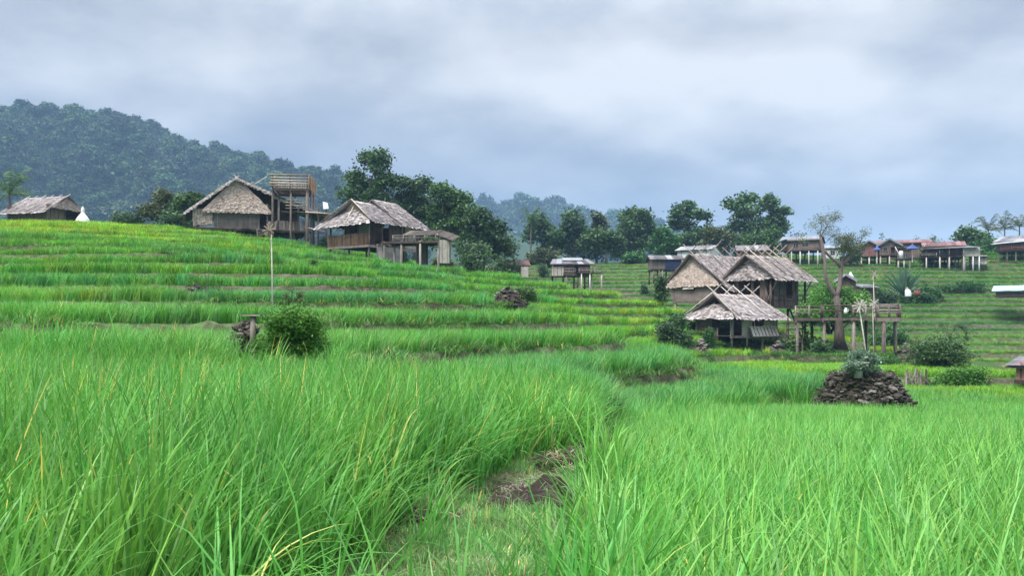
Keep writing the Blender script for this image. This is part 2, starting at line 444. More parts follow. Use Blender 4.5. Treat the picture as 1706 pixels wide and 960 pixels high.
STEP = 0.84
def bund_left(y):
    return np.interp(y, [0, 3.5, 5, 6.4, 7.2, 8.0, 8.7, 9.2, 14], [-1.4, -1.15, -0.95, -0.72, -0.4, 0.02, 0.5, 0.88, 1.4])
def bund_right(y):
    return np.interp(y, [0, 3.5, 5, 6.8, 9.5, 10.6, 14], [0.15, 0.35, 0.5, 0.68, 0.95, 1.08, 1.6])
def front(x):
    """Where the near plots end and the terraces begin."""
    return np.interp(x, [-30, -6, 0, 1.6, 3.5, 6, 10, 20, 60], [11, 11.5, 12.5, 14, 19.5, 24, 27, 30, 32])

def terrain(x, y, info=False):
    x = np.asarray(x, dtype=np.float64); y = np.asarray(y, dtype=np.float64)
    r = np.hypot(x, y)
    s = tps(np.clip(x, -220, 220), np.clip(y, -170, 240)) + wob(x, y, 40, 0) * (0.45 + 0.75 * (1 - sstep(54, 68, y))) * sstep(14, 34, y) + wob(x, y, 17, 1) * 0.24 * sstep(14, 40, y)
    t = s / STEP
    k = np.floor(t); fr = t - k
    tz = STEP * (k + sstep(0.84, 0.99, fr))
    # plateau of the village and woods: no terraces
    flat = np.maximum(sstep(168, 180, y), sstep(90, 130, np.abs(x) - 0.45 * y + 20))
    tz = tz * (1 - flat) + s * flat
    # near plots
    hl = -1.5 + 0.03 * np.maximum(-x - 1.2, 0) + 0.008 * np.maximum(y - 5, 0)
    hr = -1.42 - 0.066 * np.maximum(y, 0) - 0.012 * np.maximum(x - 2, 0)
    xr = bund_right(y); xl = bund_left(y)
    m = sstep(xr - 0.12, xr + 0.32, x)
    hf = hl * (1 - m) + hr * m
    onb = sstep(xl - 0.25, xl + 0.2, x) * (1 - sstep(xr - 0.15, xr + 0.15, x)) * (1 - sstep(8.9, 9.4, y))
    hf = hf + onb * (0.08 + 0.05 * wob(x, y, 1.7, 2) + 0.02 * wob(x, y, 0.5, 3))
    w = sstep(0, 2.2, y - front(x))
    slope_m = np.where(y > front(x), sstep(0.78, 0.86, fr), sstep(-2.5, 0, y - front(x))) * (y > 8) * (1 - flat)
    rough = slope_m * (0.09 * wob(x, y, 1.3, 3) + 0.05 * wob(x, y, 0.5, 2)) * (r < 70)
    far = sstep(230, 420, r)
    z = hf * (1 - w) + tz * w + rough
    z = z * (1 - far) + (4.0 - 30 * sstep(300, 900, r)) * far
    if info:
        return z, fr, k, w, onb, flat
    return z

def gz(x, y):
    return float(terrain(np.array([x]), np.array([y]))[0])

def G(px, d, dz=0.0):
    """A point on the ground under a photograph column."""
    x = PX(px, d)
    return Vector((x, d, gz(x, d) + dz))

# ground sheet: fine in the view, coarse around it
ang = np.concatenate([np.linspace(-180, -42, 40)[:-1], np.linspace(-42, 42, 380), np.linspace(42, 180, 40)[1:]])
rad = np.concatenate([np.arange(0.6, 14, 0.14), np.arange(14, 90, 0.2), np.arange(90, 182, 0.42), 182 * (3000 / 182) ** np.linspace(0.01, 1, 40)])
AA, RR = np.meshgrid(np.radians(ang), rad)
# the sheet is laid out in even depth rows inside the view, so terrace lips stay crisp
GX, GY = RR * np.sin(AA), RR * np.cos(AA)
gzv, gfr, gk, gw, gon, gflat = terrain(GX, GY, True)
nr, nc = GX.shape
V = np.stack([GX, GY, gzv], -1).reshape(-1, 3)
V = np.vstack([V, [[0, 0, float(terrain(np.array([0.]), np.array([0.]))[0])]]])
ii = (np.arange(nr - 1)[:, None] * nc + np.arange(nc - 1)[None, :]).ravel()
Fq = np.stack([ii, ii + 1, ii + nc + 1, ii + nc], -1)[:, ::-1]
g_me = np_mesh('ground', V, Fq, smooth=True)
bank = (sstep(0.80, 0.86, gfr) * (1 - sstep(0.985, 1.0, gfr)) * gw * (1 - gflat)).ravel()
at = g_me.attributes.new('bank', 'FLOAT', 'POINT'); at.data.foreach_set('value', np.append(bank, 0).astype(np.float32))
at = g_me.attributes.new('trodden', 'FLOAT', 'POINT'); at.data.foreach_set('value', np.append(gon.ravel(), 0).astype(np.float32))

def ground_mat():
    m, nt, out = new_mat('ground')
    tc = node(nt, 'ShaderNodeTexCoord')
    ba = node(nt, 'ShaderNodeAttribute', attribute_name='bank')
    tr = node(nt, 'ShaderNodeAttribute', attribute_name='trodden')
    n1 = node(nt, 'ShaderNodeTexNoise', {'Vector': tc.outputs['Object'], 'Scale': 0.12, 'Detail': 4.0})
    n2 = node(nt, 'ShaderNodeTexNoise', {'Vector': tc.outputs['Object'], 'Scale': 2.2, 'Detail': 8.0, 'Roughness': 0.7})
    n3 = node(nt, 'ShaderNodeTexNoise', {'Vector': tc.outputs['Object'], 'Scale': 14.0, 'Detail': 8.0, 'Roughness': 0.7})
    soil = ramp(nt, n2.outputs['Fac'], [(0.25, (0.035, 0.026, 0.02)), (0.5, (0.095, 0.074, 0.058)), (0.75, (0.21, 0.175, 0.145))])
    grass = ramp(nt, n2.outputs['Fac'], [(0.25, (0.03, 0.075, 0.015)), (0.5, (0.06, 0.16, 0.03)), (0.75, (0.11, 0.25, 0.05))])
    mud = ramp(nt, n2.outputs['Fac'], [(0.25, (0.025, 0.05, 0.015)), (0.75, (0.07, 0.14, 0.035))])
    patch = node(nt, 'ShaderNodeMapRange', {0: n1.outputs['Fac'], 1: 0.43, 2: 0.6})
    fine = node(nt, 'ShaderNodeMapRange', {0: n2.outputs['Fac'], 1: 0.42, 2: 0.58})
    bk = node(nt, 'ShaderNodeMath', {0: patch.outputs[0], 1: fine.outputs[0], 2: 0.0}, operation='MULTIPLY_ADD')
    bcol = mixc(nt, bk.outputs[0], soil, grass)
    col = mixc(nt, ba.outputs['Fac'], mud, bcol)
    path = mixc(nt, node(nt, 'ShaderNodeMapRange', {0: n3.outputs['Fac'], 1: 0.42, 2: 0.6}).outputs[0], soil, grass)
    col = mixc(nt, tr.outputs['Fac'], col, path)
    bs = node(nt, 'ShaderNodeBsdfPrincipled', {'Base Color': col, 'Roughness': 0.95, 'Specular IOR Level': 0.1})
    bp = node(nt, 'ShaderNodeBump', {'Height': n3.outputs['Fac'], 'Strength': 0.6, 'Distance': 0.05})
    nt.links.new(bp.outputs[0], bs.inputs['Normal'])
    nt.links.new(bs.outputs[0], out.inputs[0])
    return m
M['ground'] = ground_mat()
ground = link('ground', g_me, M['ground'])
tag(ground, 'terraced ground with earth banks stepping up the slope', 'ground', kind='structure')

# ---------------------------------------------------------------- wooded hills
def hill(name, label, ridge, d0, d1, d2, foot, bump):
    """A hill whose crest follows (column, row) points seen at d1 metres."""
    px = np.array([p[0] for p in ridge], float); py = np.array([p[1] for p in ridge], float)
    X = (px - CX) / F * d1
    Z = (HY - py) / F * d1
    xs = np.linspace(X[0], X[-1], 140)
    ys = np.concatenate([np.linspace(d0, d1, 70), np.linspace(d1, d2, 24)[1:]])
    XX, YY = np.meshgrid(xs, ys)
    crest = np.interp(XX, X, Z)
    t = np.where(YY < d1, (YY - d0) / (d1 - d0), 1 - (YY - d1) / (d2 - d1))
    sh = np.where(YY < d1, np.sin(np.clip(t, 0, 1) * math.pi / 2) ** 1.15, t)
    ZZ = foot + (crest - foot) * sh + wob(XX, YY, bump * 14, 4) * bump * 2.2 * np.sin(np.clip(t, 0, 1) * math.pi)
    V = np.stack([XX, YY, ZZ], -1).reshape(-1, 3)
    n_r, n_c = XX.shape
    i0 = (np.arange(n_r - 1)[:, None] * n_c + np.arange(n_c - 1)[None, :]).ravel()
    o = link(name, np_mesh(name, V, np.stack([i0, i0 + 1, i0 + n_c + 1, i0 + n_c], -1), smooth=True), M['hill'])
    tag(o, label, 'hill', kind='structure')
    return XX, YY, ZZ, d1
M['hill'] = rough_mat('hill', [(0.2, (0.02, 0.045, 0.015)), (0.8, (0.05, 0.1, 0.03))], 0.02)
HILL1 = hill('hill', 'forested hill rising behind the thatched houses',
             [(-420, 330), (-250, 285), (-100, 262), (0, 243), (60, 230), (120, 216), (200, 222), (280, 244), (330, 268), (420, 290), (500, 308), (580, 326), (680, 345), (780, 380), (900, 420), (1000, 450)], 520, 900, 1200, 5, 5)
HILL2 = hill('hill', 'pale blue ridge of trees far beyond the dark wood',
             [(560, 420), (700, 372), (780, 374), (830, 366), (890, 361), (930, 370), (975, 384), (1060, 400), (1180, 425), (1400, 450)], 1050, 1400, 1700, 5, 6)

# ---------------------------------------------------------------- scattering
SRC = {}
def source(colname, meshes, mat):
    c = bpy.data.collections.new(colname)
    for i, me in enumerate(meshes):
        if not me.materials: me.materials.append(mat)
        o = bpy.data.objects.new('%s_%02d' % (colname, i), me)
        c.objects.link(o)
    SRC[colname] = (c, len(meshes))

def scatter_tree():
    ng = bpy.data.node_groups.new('scatter', 'GeometryNodeTree')
    ng.is_modifier = True
    ng.interface.new_socket('Geometry', in_out='INPUT', socket_type='NodeSocketGeometry')
    ng.interface.new_socket('Source', in_out='INPUT', socket_type='NodeSocketCollection')
    ng.interface.new_socket('Geometry', in_out='OUTPUT', socket_type='NodeSocketGeometry')
    N = ng.nodes
    gi, go = N.new('NodeGroupInput'), N.new('NodeGroupOutput')
    iop = N.new('GeometryNodeInstanceOnPoints')
    ci = N.new('GeometryNodeCollectionInfo')
    ci.inputs['Separate Children'].default_value = True
    ci.inputs['Reset Children'].default_value = True
    def named(nm, dt):
        n = N.new('GeometryNodeInputNamedAttribute'); n.data_type = dt; n.inputs['Name'].default_value = nm
        return n.outputs['Attribute']
    e2r = N.new('FunctionNodeEulerToRotation')
    L = ng.links.new
    L(gi.outputs[0], iop.inputs['Points'])
    L(gi.outputs[1], ci.inputs['Collection'])
    L(ci.outputs[0], iop.inputs['Instance'])
    iop.inputs['Pick Instance'].default_value = True
    L(named('idx', 'INT'), iop.inputs['Instance Index'])
    L(named('rot', 'FLOAT_VECTOR'), e2r.inputs[0])
    L(e2r.outputs[0], iop.inputs['Rotation'])
    L(named('scl', 'FLOAT_VECTOR'), iop.inputs['Scale'])
    L(iop.outputs[0], go.inputs[0])
    return ng
SCATTER = scatter_tree()

def scatter(name, label, cat, src, pts, rot, scl, hue, parent=None):
    c, n = SRC[src]
    me = bpy.data.meshes.new(name)
    k = len(pts)
    me.vertices.add(k)
    me.vertices.foreach_set('co', np.asarray(pts, dtype=np.float32).ravel())
    me.attributes.new('idx', 'INT', 'POINT').data.foreach_set('value', rng.integers(0, n, k).astype(np.int32))
    me.attributes.new('rot', 'FLOAT_VECTOR', 'POINT').data.foreach_set('vector', np.asarray(rot, dtype=np.float32).ravel())
    me.attributes.new('scl', 'FLOAT_VECTOR', 'POINT').data.foreach_set('vector', np.asarray(scl, dtype=np.float32).ravel())
    if cat == 'rice': hue = hue * rng.uniform(0.78, 1.25, (k, 3)) ** np.array([1.0, 0.25, 1.2])
    h = np.concatenate([hue, np.ones((k, 1))], 1).astype(np.float32)
    me.attributes.new('hue', 'FLOAT_COLOR', 'POINT').data.foreach_set('color', h.ravel())
    o = bpy.data.objects.new(name, me)
    COL.objects.link(o)
    md = o.modifiers.new('scatter', 'NODES')
    md.node_group = SCATTER
    for it in SCATTER.interface.items_tree:
        if it.item_type == 'SOCKET' and it.in_out == 'INPUT' and it.name == 'Source':
            md[it.identifier] = c
    tag(o, label, cat, kind='stuff')
    return o

# rice clumps -------------------------------------------------------------
def clump(nb, h, spread, width, segs, wind=0.35, droop=(0.5, 1.6), lean=(0.03, 0.35), yellow=0.02, hvar=0.3, upright=1.0, tips=0.0):
    V, Fc, T = [], [], []
    for b in range(nb):
        rr = spread * math.sqrt(random.random()); aa = random.uniform(0, 6.283)
        base = np.array([rr * math.cos(aa), rr * math.sin(aa), 0.0])
        az = random.gauss(0, 1.0) if random.random() < wind * 1.6 else random.uniform(-math.pi, math.pi)
        ln = h * random.uniform(1 - hvar, 1 + hvar * 0.45)
        th0 = random.uniform(*lean); th1 = random.uniform(*droop) * (1.0 if random.random() < 0.75 else 0.45)
        pw = random.uniform(1.6, 3.4)
        w = width * random.uniform(0.7, 1.25)
        tw = random.uniform(-0.9, 0.9)
        t0 = random.uniform(0, 0.9) if random.random() > yellow else 1.0
        p = base.copy(); n0 = len(V); tip = random.random() < tips; tb_ = random.uniform(0.55, 0.95)
        for s in range(segs + 1):
            t = s / segs
            th = th0 + th1 * t ** pw
            ww = w * min(1.0, 0.45 + 1.6 * t) * max(0.0, 1 - t ** 2.2) ** 0.8
            sd = az + math.pi / 2 + tw * t
            off = np.array([math.cos(sd), math.sin(sd), 0.0]) * ww / 2
            if s < segs:
                tt = 1.0 if tip and t > tb_ else t0; V.append(p - off); V.append(p + off); T += [tt, tt]
            else:
                V.append(p.copy()); T.append(1.0 if tip else t0)
            st = ln / segs
            p = p + np.array([math.cos(az) * math.sin(th), math.sin(az) * math.sin(th), math.cos(th) * upright]) * st
        for s in range(segs - 1):
            a = n0 + 2 * s
            Fc.append((a, a + 1, a + 3, a + 2))
        a = n0 + 2 * (segs - 1)
        Fc.append((a, a + 1, a + 2, a + 2))
    V = np.array(V)
    me = bpy.data.meshes.new('clump')
    me.from_pydata([tuple(v) for v in V], [], [f if f[2] != f[3] else f[:3] for f in Fc])
    me.attributes.new('tint', 'FLOAT', 'POINT').data.foreach_set('value', np.array(T, dtype=np.float32))
    me.polygons.foreach_set('use_smooth', np.ones(len(me.polygons), dtype=bool))
    me.update()
    return me

source('rice_near', [clump(22, 1.0, 0.08, 0.0165, 9, yellow=0.007, hvar=0.32, droop=(0.35, 2.0), wind=0.25, lean=(0.02, 0.26), tips=0.025) for _ in range(12)], M['rice'])
source('rice_right', [clump(20, 1.0, 0.08, 0.015, 8, yellow=0.002, hvar=0.3, droop=(0.3, 1.7), wind=0.25, lean=(0.02, 0.28), tips=0.006) for _ in range(10)], M['rice'])
source('rice_arch', [clump(11, 1.0, 0.1, 0.0155, 11, wind=0.5, droop=(1.3, 2.5), lean=(0.15, 0.55), hvar=0.3, yellow=0.03) for _ in range(8)], M['rice'])
source('rice_mid', [clump(40, 1.0, 0.20, 0.019, 5, yellow=0.008, droop=(0.4, 1.4)) for _ in range(7)], M['rice'])
source('rice_far', [clump(50, 1.0, 0.34, 0.04, 4, yellow=0.0, droop=(0.3, 1.3)) for _ in range(6)], M['rice_far'])
source('turf', [clump(30, 1.0, 0.5, 0.05, 4, yellow=0.04, droop=(0.6, 2.2), lean=(0.1, 0.8)) for _ in range(6)], M['rice'])
source('straw', [clump(14, 1.0, 0.7, 0.03, 3, yellow=0.0, droop=(0.0, 0.7), lean=(1.2, 1.62), wind=0) for _ in range(6)], M['straw'])

def grid_pts(x0, x1, y0, y1, sp, jit=0.45):
    xs = np.arange(x0, x1, sp); ys = np.arange(y0, y1, sp)
    X, Y = np.meshgrid(xs, ys)
    X = X + rng.uniform(-jit, jit, X.shape) * sp; Y = Y + rng.uniform(-jit, jit, Y.shape) * sp
    return X.ravel(), Y.ravel()

KEEP_OUT = []      # (x, y, radius) or (x0,x1,y0,y1): no rice under houses, mounds and bushes
def clear(x, y):
    ok = np.ones(len(x), bool)
    for k in KEEP_OUT:
        if len(k) == 3:
            ok &= (x - k[0]) ** 2 + (y - k[1]) ** 2 > k[2] ** 2
        else:
            cx, cy, hx, hy, a = k
            dx, dy = x - cx, y - cy
            u = dx * math.cos(a) + dy * math.sin(a); v = -dx * math.sin(a) + dy * math.cos(a)
            ok &= (np.abs(u) > hx) | (np.abs(v) > hy)
    return ok

GREEN = np.array([1.0, 1.0, 1.0])
def hues(x, y, k, base=1.0):
    """Each paddy has its own green: some yellower, some bluer."""
    kk = np.asarray(k).astype(int)
    r = np.sin(kk * 12.9898 + np.floor(wob(x, y, 60, 5) * 2.2) * 4.1) * 43758.5453
    r = r - np.floor(r)
    yel = np.where(r > 0.8, (r - 0.8) / 0.5, 0.0)[:, None]
    blu = np.where(r < 0.45, (0.45 - r) / 0.45, 0.0)[:, None]
    h = np.ones((len(x), 3)) * base
    top = (sstep(58, 70, y) * np.clip(0.45 + 1.1 * wob(x, y, 40, 1) + 0.55 * sstep(-0.02, 0.1, x / y), 0, 1) * (1 - sstep(100, 105, y)))[:, None]
    yel = np.maximum(yel, top)
    blu = blu * (1 - top)
    h = h * (1 + yel * np.array([1.15, 0.34, -0.1])) * (1 + blu * np.array([-0.22, -0.1, 0.4]))
    h *= rng.uniform(0.8, 1.2, (len(x), 3)) ** np.array([1.0, 0.3, 1.4])
    h *= (1 + 0.16 * wob(x, y, 5, 3)[:, None]) * rng.uniform(0.85, 1.15, (len(x), 1))
    return h
# ---------------------------------------------------------------- trees and bushes
def leaf_cloud(centres, spread, per, size, r, up=0.6, asp=0.55):
    """Small leaf faces gathered round twig centres."""
    k = len(centres) * per
    c = np.repeat(centres, per, axis=0)
    p = c + r.normal(0, 1, (k, 3)) * np.repeat(np.asarray(spread).reshape(-1, 1) * np.ones((len(centres), 1)), per, axis=0) * np.array([1, 1, 0.75])
    nrm = r.normal(0, 1, (k, 3)); nrm[:, 2] = np.abs(nrm[:, 2]) + up
    nrm /= np.linalg.norm(nrm, axis=1)[:, None]
    a = np.cross(nrm, r.normal(0, 1, (k, 3))); a /= np.linalg.norm(a, axis=1)[:, None] + 1e-9
    b = np.cross(nrm, a)
    s = size * r.uniform(0.6, 1.35, (k, 1))
    V = np.stack([p - a * s, p + b * s * asp - nrm * s * 0.12, p + a * s, p - b * s * asp - nrm * s * 0.12], 1).reshape(-1, 3)
    Fq = np.arange(4 * k).reshape(-1, 4)
    ct = np.repeat(r.uniform(-0.34, 0.34, len(centres)), per)
    t = np.clip(0.5 + ct + r.normal(0, 0.16, k), 0, 1)
    return V, Fq, np.repeat(t, 4)

def lump_points(lumps, n, r, fill=0.42):
    vol = np.array([l[3] * l[4] * l[5] for l in lumps]) ** 0.67
    idx = r.choice(len(lumps), n, p=vol / vol.sum())
    L = np.array(lumps)[idx]
    d = r.normal(0, 1, (n, 3)); d /= np.linalg.norm(d, axis=1)[:, None]
    d[:, 2] = np.where(d[:, 2] < -0.6, -d[:, 2] * 0.6, d[:, 2])
    rad = r.uniform(0, 1, (n, 1)) ** fill
    return L[:, :3] + d * rad * L[:, 3:6]

def auto_lumps(cx, cy, cz, rx, ry, rz, k, r, ls=(0.34, 0.55)):
    out = []
    for i in range(k):
        d = r.normal(0, 1, 3); d /= np.linalg.norm(d)
        q = r.uniform(0.35, 0.72)
        s = r.uniform(*ls)
        out.append((cx + d[0] * rx * q, cy + d[1] * ry * q, cz + d[2] * rz * q * 0.95, rx * s, ry * s, rz * s * 0.85))
    return out

def tree(name, label, cat, px, d, top, wpx, mat, base=None, n=420, leaf=None, k=9, crown=0.78, per=16, seed=1, group=None, lumps=None, trunk=True, bark='bark', fill=0.42, ls=(0.34, 0.55), spread=None, depth=1.0, lean=0.0, limbs=5, tr=None):
    r = np.random.default_rng(seed)
    b = G(px, d) if base is None else P(px, base, d)
    h = (HY - top) / F * d - b.z
    w = wpx / F * d
    t = thing(name, label, cat, b, 0, group)
    ch = h * crown
    if lumps is None:
        lp = auto_lumps(lean, 0, h - ch / 2, w / 2, w / 2 * depth, ch / 2, k, r, ls)
    else:   # (column, top row, width, height) blobs in photograph pixels
        lp = []
        for (qx, qy, qw, qh) in lumps:
            q = P(qx, qy + qh / 2, d) - b
            lp.append((q.x, r.uniform(-0.25, 0.25) * w, q.z, qw / F * d / 2, min(qw / F * d / 2, w * 0.3), qh / F * d / 2))
    leaf = leaf or max(0.12, 0.0021 * d)
    pts = lump_points(lp, n, r, fill)
    V, Fq, T = leaf_cloud(pts, spread or leaf * 1.5, per, leaf, r)
    link('crown', np_mesh('crown', V, Fq, T), M[mat], t)
    if trunk:
        mb = MB()
        r0 = tr or max(0.05, h * 0.018)
        fork = Vector((lean * 0.4, 0, max(h - ch * 0.82, h * 0.18)))
        mb.tube([(0, 0, -0.4), (lean * 0.1, 0, fork.z * 0.5), fork], [r0 * 1.35, r0 * 1.05, r0 * 0.9], 8)
        for i in range(min(limbs, len(lp))):
            l = lp[i]
            e = Vector(l[:3]) + Vector((0, 0, l[5] * 0.4))
            mid = fork.lerp(e, 0.5) + Vector((r.normal(0, 0.05) * w, r.normal(0, 0.05) * w, 0.05 * h))
            mb.tube([fork - Vector((0, 0, 0.1)), mid, e], [r0 * 0.7, r0 * 0.45, r0 * 0.15], 6)
        mb.build('trunk', M[bark], t, True)
    return t

def seat(px, base, d, span=0.22):
    """The distance near d at which the ground is seen at this row."""
    ds = np.linspace(d * (1 - span), d * (1 + span), 80)
    xs = (px - CX) / F * ds
    rows = HY - terrain(xs, ds) / ds * F
    return float(ds[int(np.argmin(np.abs(rows - base) + 6.0 * np.abs(ds / d - 1)))])

def bush(name, label, px, d, top, base, wpx, mat, n=160, leaf=0.09, k=7, per=16, seed=1, group=None, cat='bush', sink=0.25, **kw):
    if sink and d < 160 and not kw.get('fixed'): d = seat(px, base, d)
    b = P(px, base, d); b.z = min(b.z, gz(b.x, b.y) + 0.05) if sink else b.z
    r = np.random.default_rng(seed)
    h = (HY - top) / F * d - b.z; w = wpx / F * d
    t = thing(name, label, cat, b, 0, group)
    lp = auto_lumps(0, 0, h * 0.5, w / 2, w / 2 * kw.get('depth', 0.8), h * 0.5, k, r, kw.get('ls', (0.34, 0.55)))
    lp += [(w * q, 0, h * 0.22, w * 0.2, w * 0.16, h * 0.24) for q in (-0.26, 0.0, 0.26)]
    pts = lump_points(lp, n, r, kw.get('fill', 0.4))
    V, Fq, T = leaf_cloud(pts, leaf * kw.get('sp', 1.8), per, leaf, r, asp=kw.get('asp', 0.5))
    V[:, 2] = np.maximum(V[:, 2], -0.1)
    link('foliage', np_mesh('foliage', V, Fq, T), M[mat], t)
    mb = MB()
    for i in range(min(6, k)):
        e = Vector(lp[i][:3])
        mb.tube([(r.normal(0, 0.05) * w, r.normal(0, 0.04) * w, -0.25), e * 0.5 + Vector((0, 0, 0.1 * h)), e + Vector((0, 0, lp[i][5] * 0.5))], [0.018 * w, 0.013 * w, 0.005 * w], 5)
    mb.build('stem', M['bark'], t)
    return t

def frond(mb, base, az, ln, rise, drop, wid, nl=14, tint=None):
    """A feather-leaf: a bent midrib with leaflets on both sides."""
    pts = []
    for i in range(9):
        s = i / 8
        r_ = ln * (s * 0.9); z_ = rise * ln * math.sin(s * 1.9) - drop * ln * s ** 2.4
        pts.append(Vector(base) + Vector((math.cos(az) * r_, math.sin(az) * r_, z_)))
    mb.tube(pts, [0.035 * (1 - 0.8 * i / 8) * ln / 3 for i in range(9)], 4, tint)
    sd = Vector((-math.sin(az), math.cos(az), 0))
    for i in range(nl):
        s = 0.12 + 0.88 * i / nl
        j = min(int(s * 8), 7); f = s * 8 - j
        p = pts[j].lerp(pts[j + 1], f)
        dr = (pts[j + 1] - pts[j]).normalized()
        l = wid * math.sin(math.pi * min(0.98, 0.15 + s * 0.85)) + 0.05
        for sg in (-1, 1):
            q = p + sd * sg * l * 0.75 + dr * l * 0.5 - Vector((0, 0, l * random.uniform(0.25, 0.75)))
            wv = dr * l * 0.09
            mb.add([p - wv, p + wv, q], [(0, 1, 2)], tint if tint is not None else random.uniform(0.2, 0.9))

def palm(name, label, px, d, top, base, crown_px, mat, nf=16, seed=1, group=None):
    random.seed(seed)
    b = P(px, base, d); b.z = min(b.z, gz(b.x, b.y))
    ln = crown_px / 2 / F * d * 1.15
    h = (HY - top) / F * d - b.z - ln * 0.45
    t = thing(name, label, 'palm', b, 0, group)
    lx = random.uniform(-0.06, 0.06) * h
    mb = MB(); mb.tube([(0, 0, -0.4), (lx * 0.3, 0, h * 0.5), (lx, 0, h)], [0.2, 0.15, 0.12], 8)
    mb.build('trunk', M['bark'], t, True)
    proto = None
    for i in range(nf):
        m2 = MB()
        az = 6.283 * i / nf + random.uniform(-0.2, 0.2)
        frond(m2, (lx, 0, h), az, ln * random.uniform(0.8, 1.1), random.uniform(0.2, 1.25), random.uniform(0.25, 0.7), ln * 0.24)
        m2.build('frond', M[mat], t)
    return t

# crown meshes for the wooded hills
def crown_src(i):
    r = np.random.default_rng(100 + i)
    lp = auto_lumps(0, 0, 0.62, 0.5, 0.5, 0.42, 7, r, (0.35, 0.55))
    pts = lump_points(lp, 150, r, 0.35)
    V, Fq, T = leaf_cloud(pts, 0.05, 8, 0.062, r)
    return np_mesh('crown_src', V, Fq, T)
source('crown', [crown_src(i) for i in range(6)], M['leaf_hill'])
# trees of the hills
def hill_wood(name, label, H, sp, s0, base, xlim):
    XX, YY, ZZ, d1 = H
    x, y = grid_pts(XX.min(), XX.max(), YY.min(), d1 + 25, sp)
    px = CX + F * x / y
    sel = (px > xlim[0]) & (px < xlim[1])
    x, y = x[sel], y[sel]
    # bilinear height
    u = (x - XX[0, 0]) / (XX[0, 1] - XX[0, 0]); iu = np.clip(u.astype(int), 0, XX.shape[1] - 2); fu = u - iu
    rows = YY[:, 0]; iv = np.clip(np.searchsorted(rows, y) - 1, 0, len(rows) - 2); fv = (y - rows[iv]) / (rows[iv + 1] - rows[iv])
    z = (ZZ[iv, iu] * (1 - fu) + ZZ[iv, iu + 1] * fu) * (1 - fv) + (ZZ[iv + 1, iu] * (1 - fu) + ZZ[iv + 1, iu + 1] * fu) * fv
    n = len(x)
    s = s0 * np.clip(rng.lognormal(-0.1, 0.32, n), 0.45, 1.7) * (1 + 0.15 * wob(x, y, 90, 2))
    h = np.ones((n, 3)) * base * (1 + 0.35 * wob(x, y, 70, 3)[:, None]) * rng.uniform(0.45, 1.7, (n, 1))
    h[:, 0] *= rng.uniform(0.85, 1.4, n)
    return scatter(name, label, 'forest', 'crown', np.stack([x, y, z - 1], 1), np.stack([np.zeros(n), np.zeros(n), rng.uniform(0, 6.28, n)], 1), np.stack([s, s, s * rng.uniform(0.85, 1.3, n)], 1), h)
# ---------------------------------------------------------------- building helpers
def thatch_face(mb, A, B, C, D, row=0.2, w=0.15, ln=0.5, lift=0.09, rag=0.26, skip=0.0):
    """Overlapping hanging leaf strips on the face A-B (top) to D-C (bottom)."""
    A, B, C, D = map(Vector, (A, B, C, D))
    hgt = ((D - A).length + (C - B).length) / 2
    n = (B - A).cross(D - A) if (B - A).length > 0.05 else (C - D).cross(A - D)
    n = n.normalized()
    if n.z < -0.02 or (abs(n.z) <= 0.02 and False): n = -n
    rows = max(2, int(hgt / row))
    for i in range(rows):
        t = i / rows
        l, r_ = A.lerp(D, t), B.lerp(C, t)
        t2 = min((i * row + ln) / hgt, 1.0 + (rag / hgt if i > rows - 3 else 0))
        wid = (r_ - l).length
        k = max(1, int(wid / w))
        for j in range(k):
            if random.random() < skip: continue
            s0, s1 = (j - 0.12 + random.uniform(-.15, .15)) / k, (j + 1.12 + random.uniform(-.15, .15)) / k
            s0, s1 = max(s0, 0), min(s1, 1)
            tb = t2 + random.uniform(-0.35, 0.45 if i > rows - 3 else 0.15) * row / hgt
            sk = random.uniform(-0.25, 0.25) / max(k, 1)
            li = lift * random.uniform(0.5, 1.5)
            a, b = l.lerp(r_, s0), l.lerp(r_, s1)
            c, d = A.lerp(D, tb).lerp(B.lerp(C, tb), min(s1 + sk, 1.02)), A.lerp(D, tb).lerp(B.lerp(C, tb), max(s0 + sk, -0.02))
            if tb > 1:
                c.z -= (tb - 1) * hgt * 0.5; d.z -= (tb - 1) * hgt * 0.5
            mb.add([a + n * 0.012, b + n * 0.012, c + n * li, d + n * li], [(0, 1, 2, 3)], min(max(random.gauss(0.48, 0.32), 0), 1))

def roof_slope(root, A, B, C, D, mat='thatch', row=0.19, w=0.13, skip=0.0, th=0.09):
    m = MB(); m.slab([A, B, C, D], th)
    sl = m.build('roof_slope', M['thatch_base'], root)
    m = MB(); thatch_face(m, A, B, C, D, row, w, skip=skip)
    o = m.build('thatch', M[mat], sl); o['kind'] = 'stuff'
    return sl

def gable_panel(root, pts_top, y0, y1, x, zt, zb, slant, mat, row=0.17, w=0.12, ridge=None):
    """Thatch closing a gable: triangle under the ridge then down to a ragged lower edge; slant pushes the lower edge outwards."""
    ym, zr = ridge
    m = MB()
    thatch_face(m, (x, ym + 0.02, zr), (x, ym - 0.02, zr), (x - slant, y0, zb), (x - slant, y1, zb), row, w, ln=0.45, lift=0.06)
    o = m.build('gable_thatch', M[mat], root); o['kind'] = 'stuff'
    m = MB(); m.add([(x + 0.06, ym, zr), (x - slant + 0.06, y0, zb + 0.05), (x - slant + 0.06, y1, zb + 0.05), (x + 0.12, ym, zr), (x - slant + 0.12, y0, zb + 0.05), (x - slant + 0.12, y1, zb + 0.05)],
                    [(0, 1, 2), (5, 4, 3), (0, 3, 4, 1), (1, 4, 5, 2), (2, 5, 3, 0)])
    m.build('gable_backing', M['thatch_base'], root)

def pole(root, p, q, r=0.035, mat='bamboo', name='pole'):
    m = MB(); m.tube([p, q], [r, r * 0.85], 6); return m.build(name, M[mat], root, True)

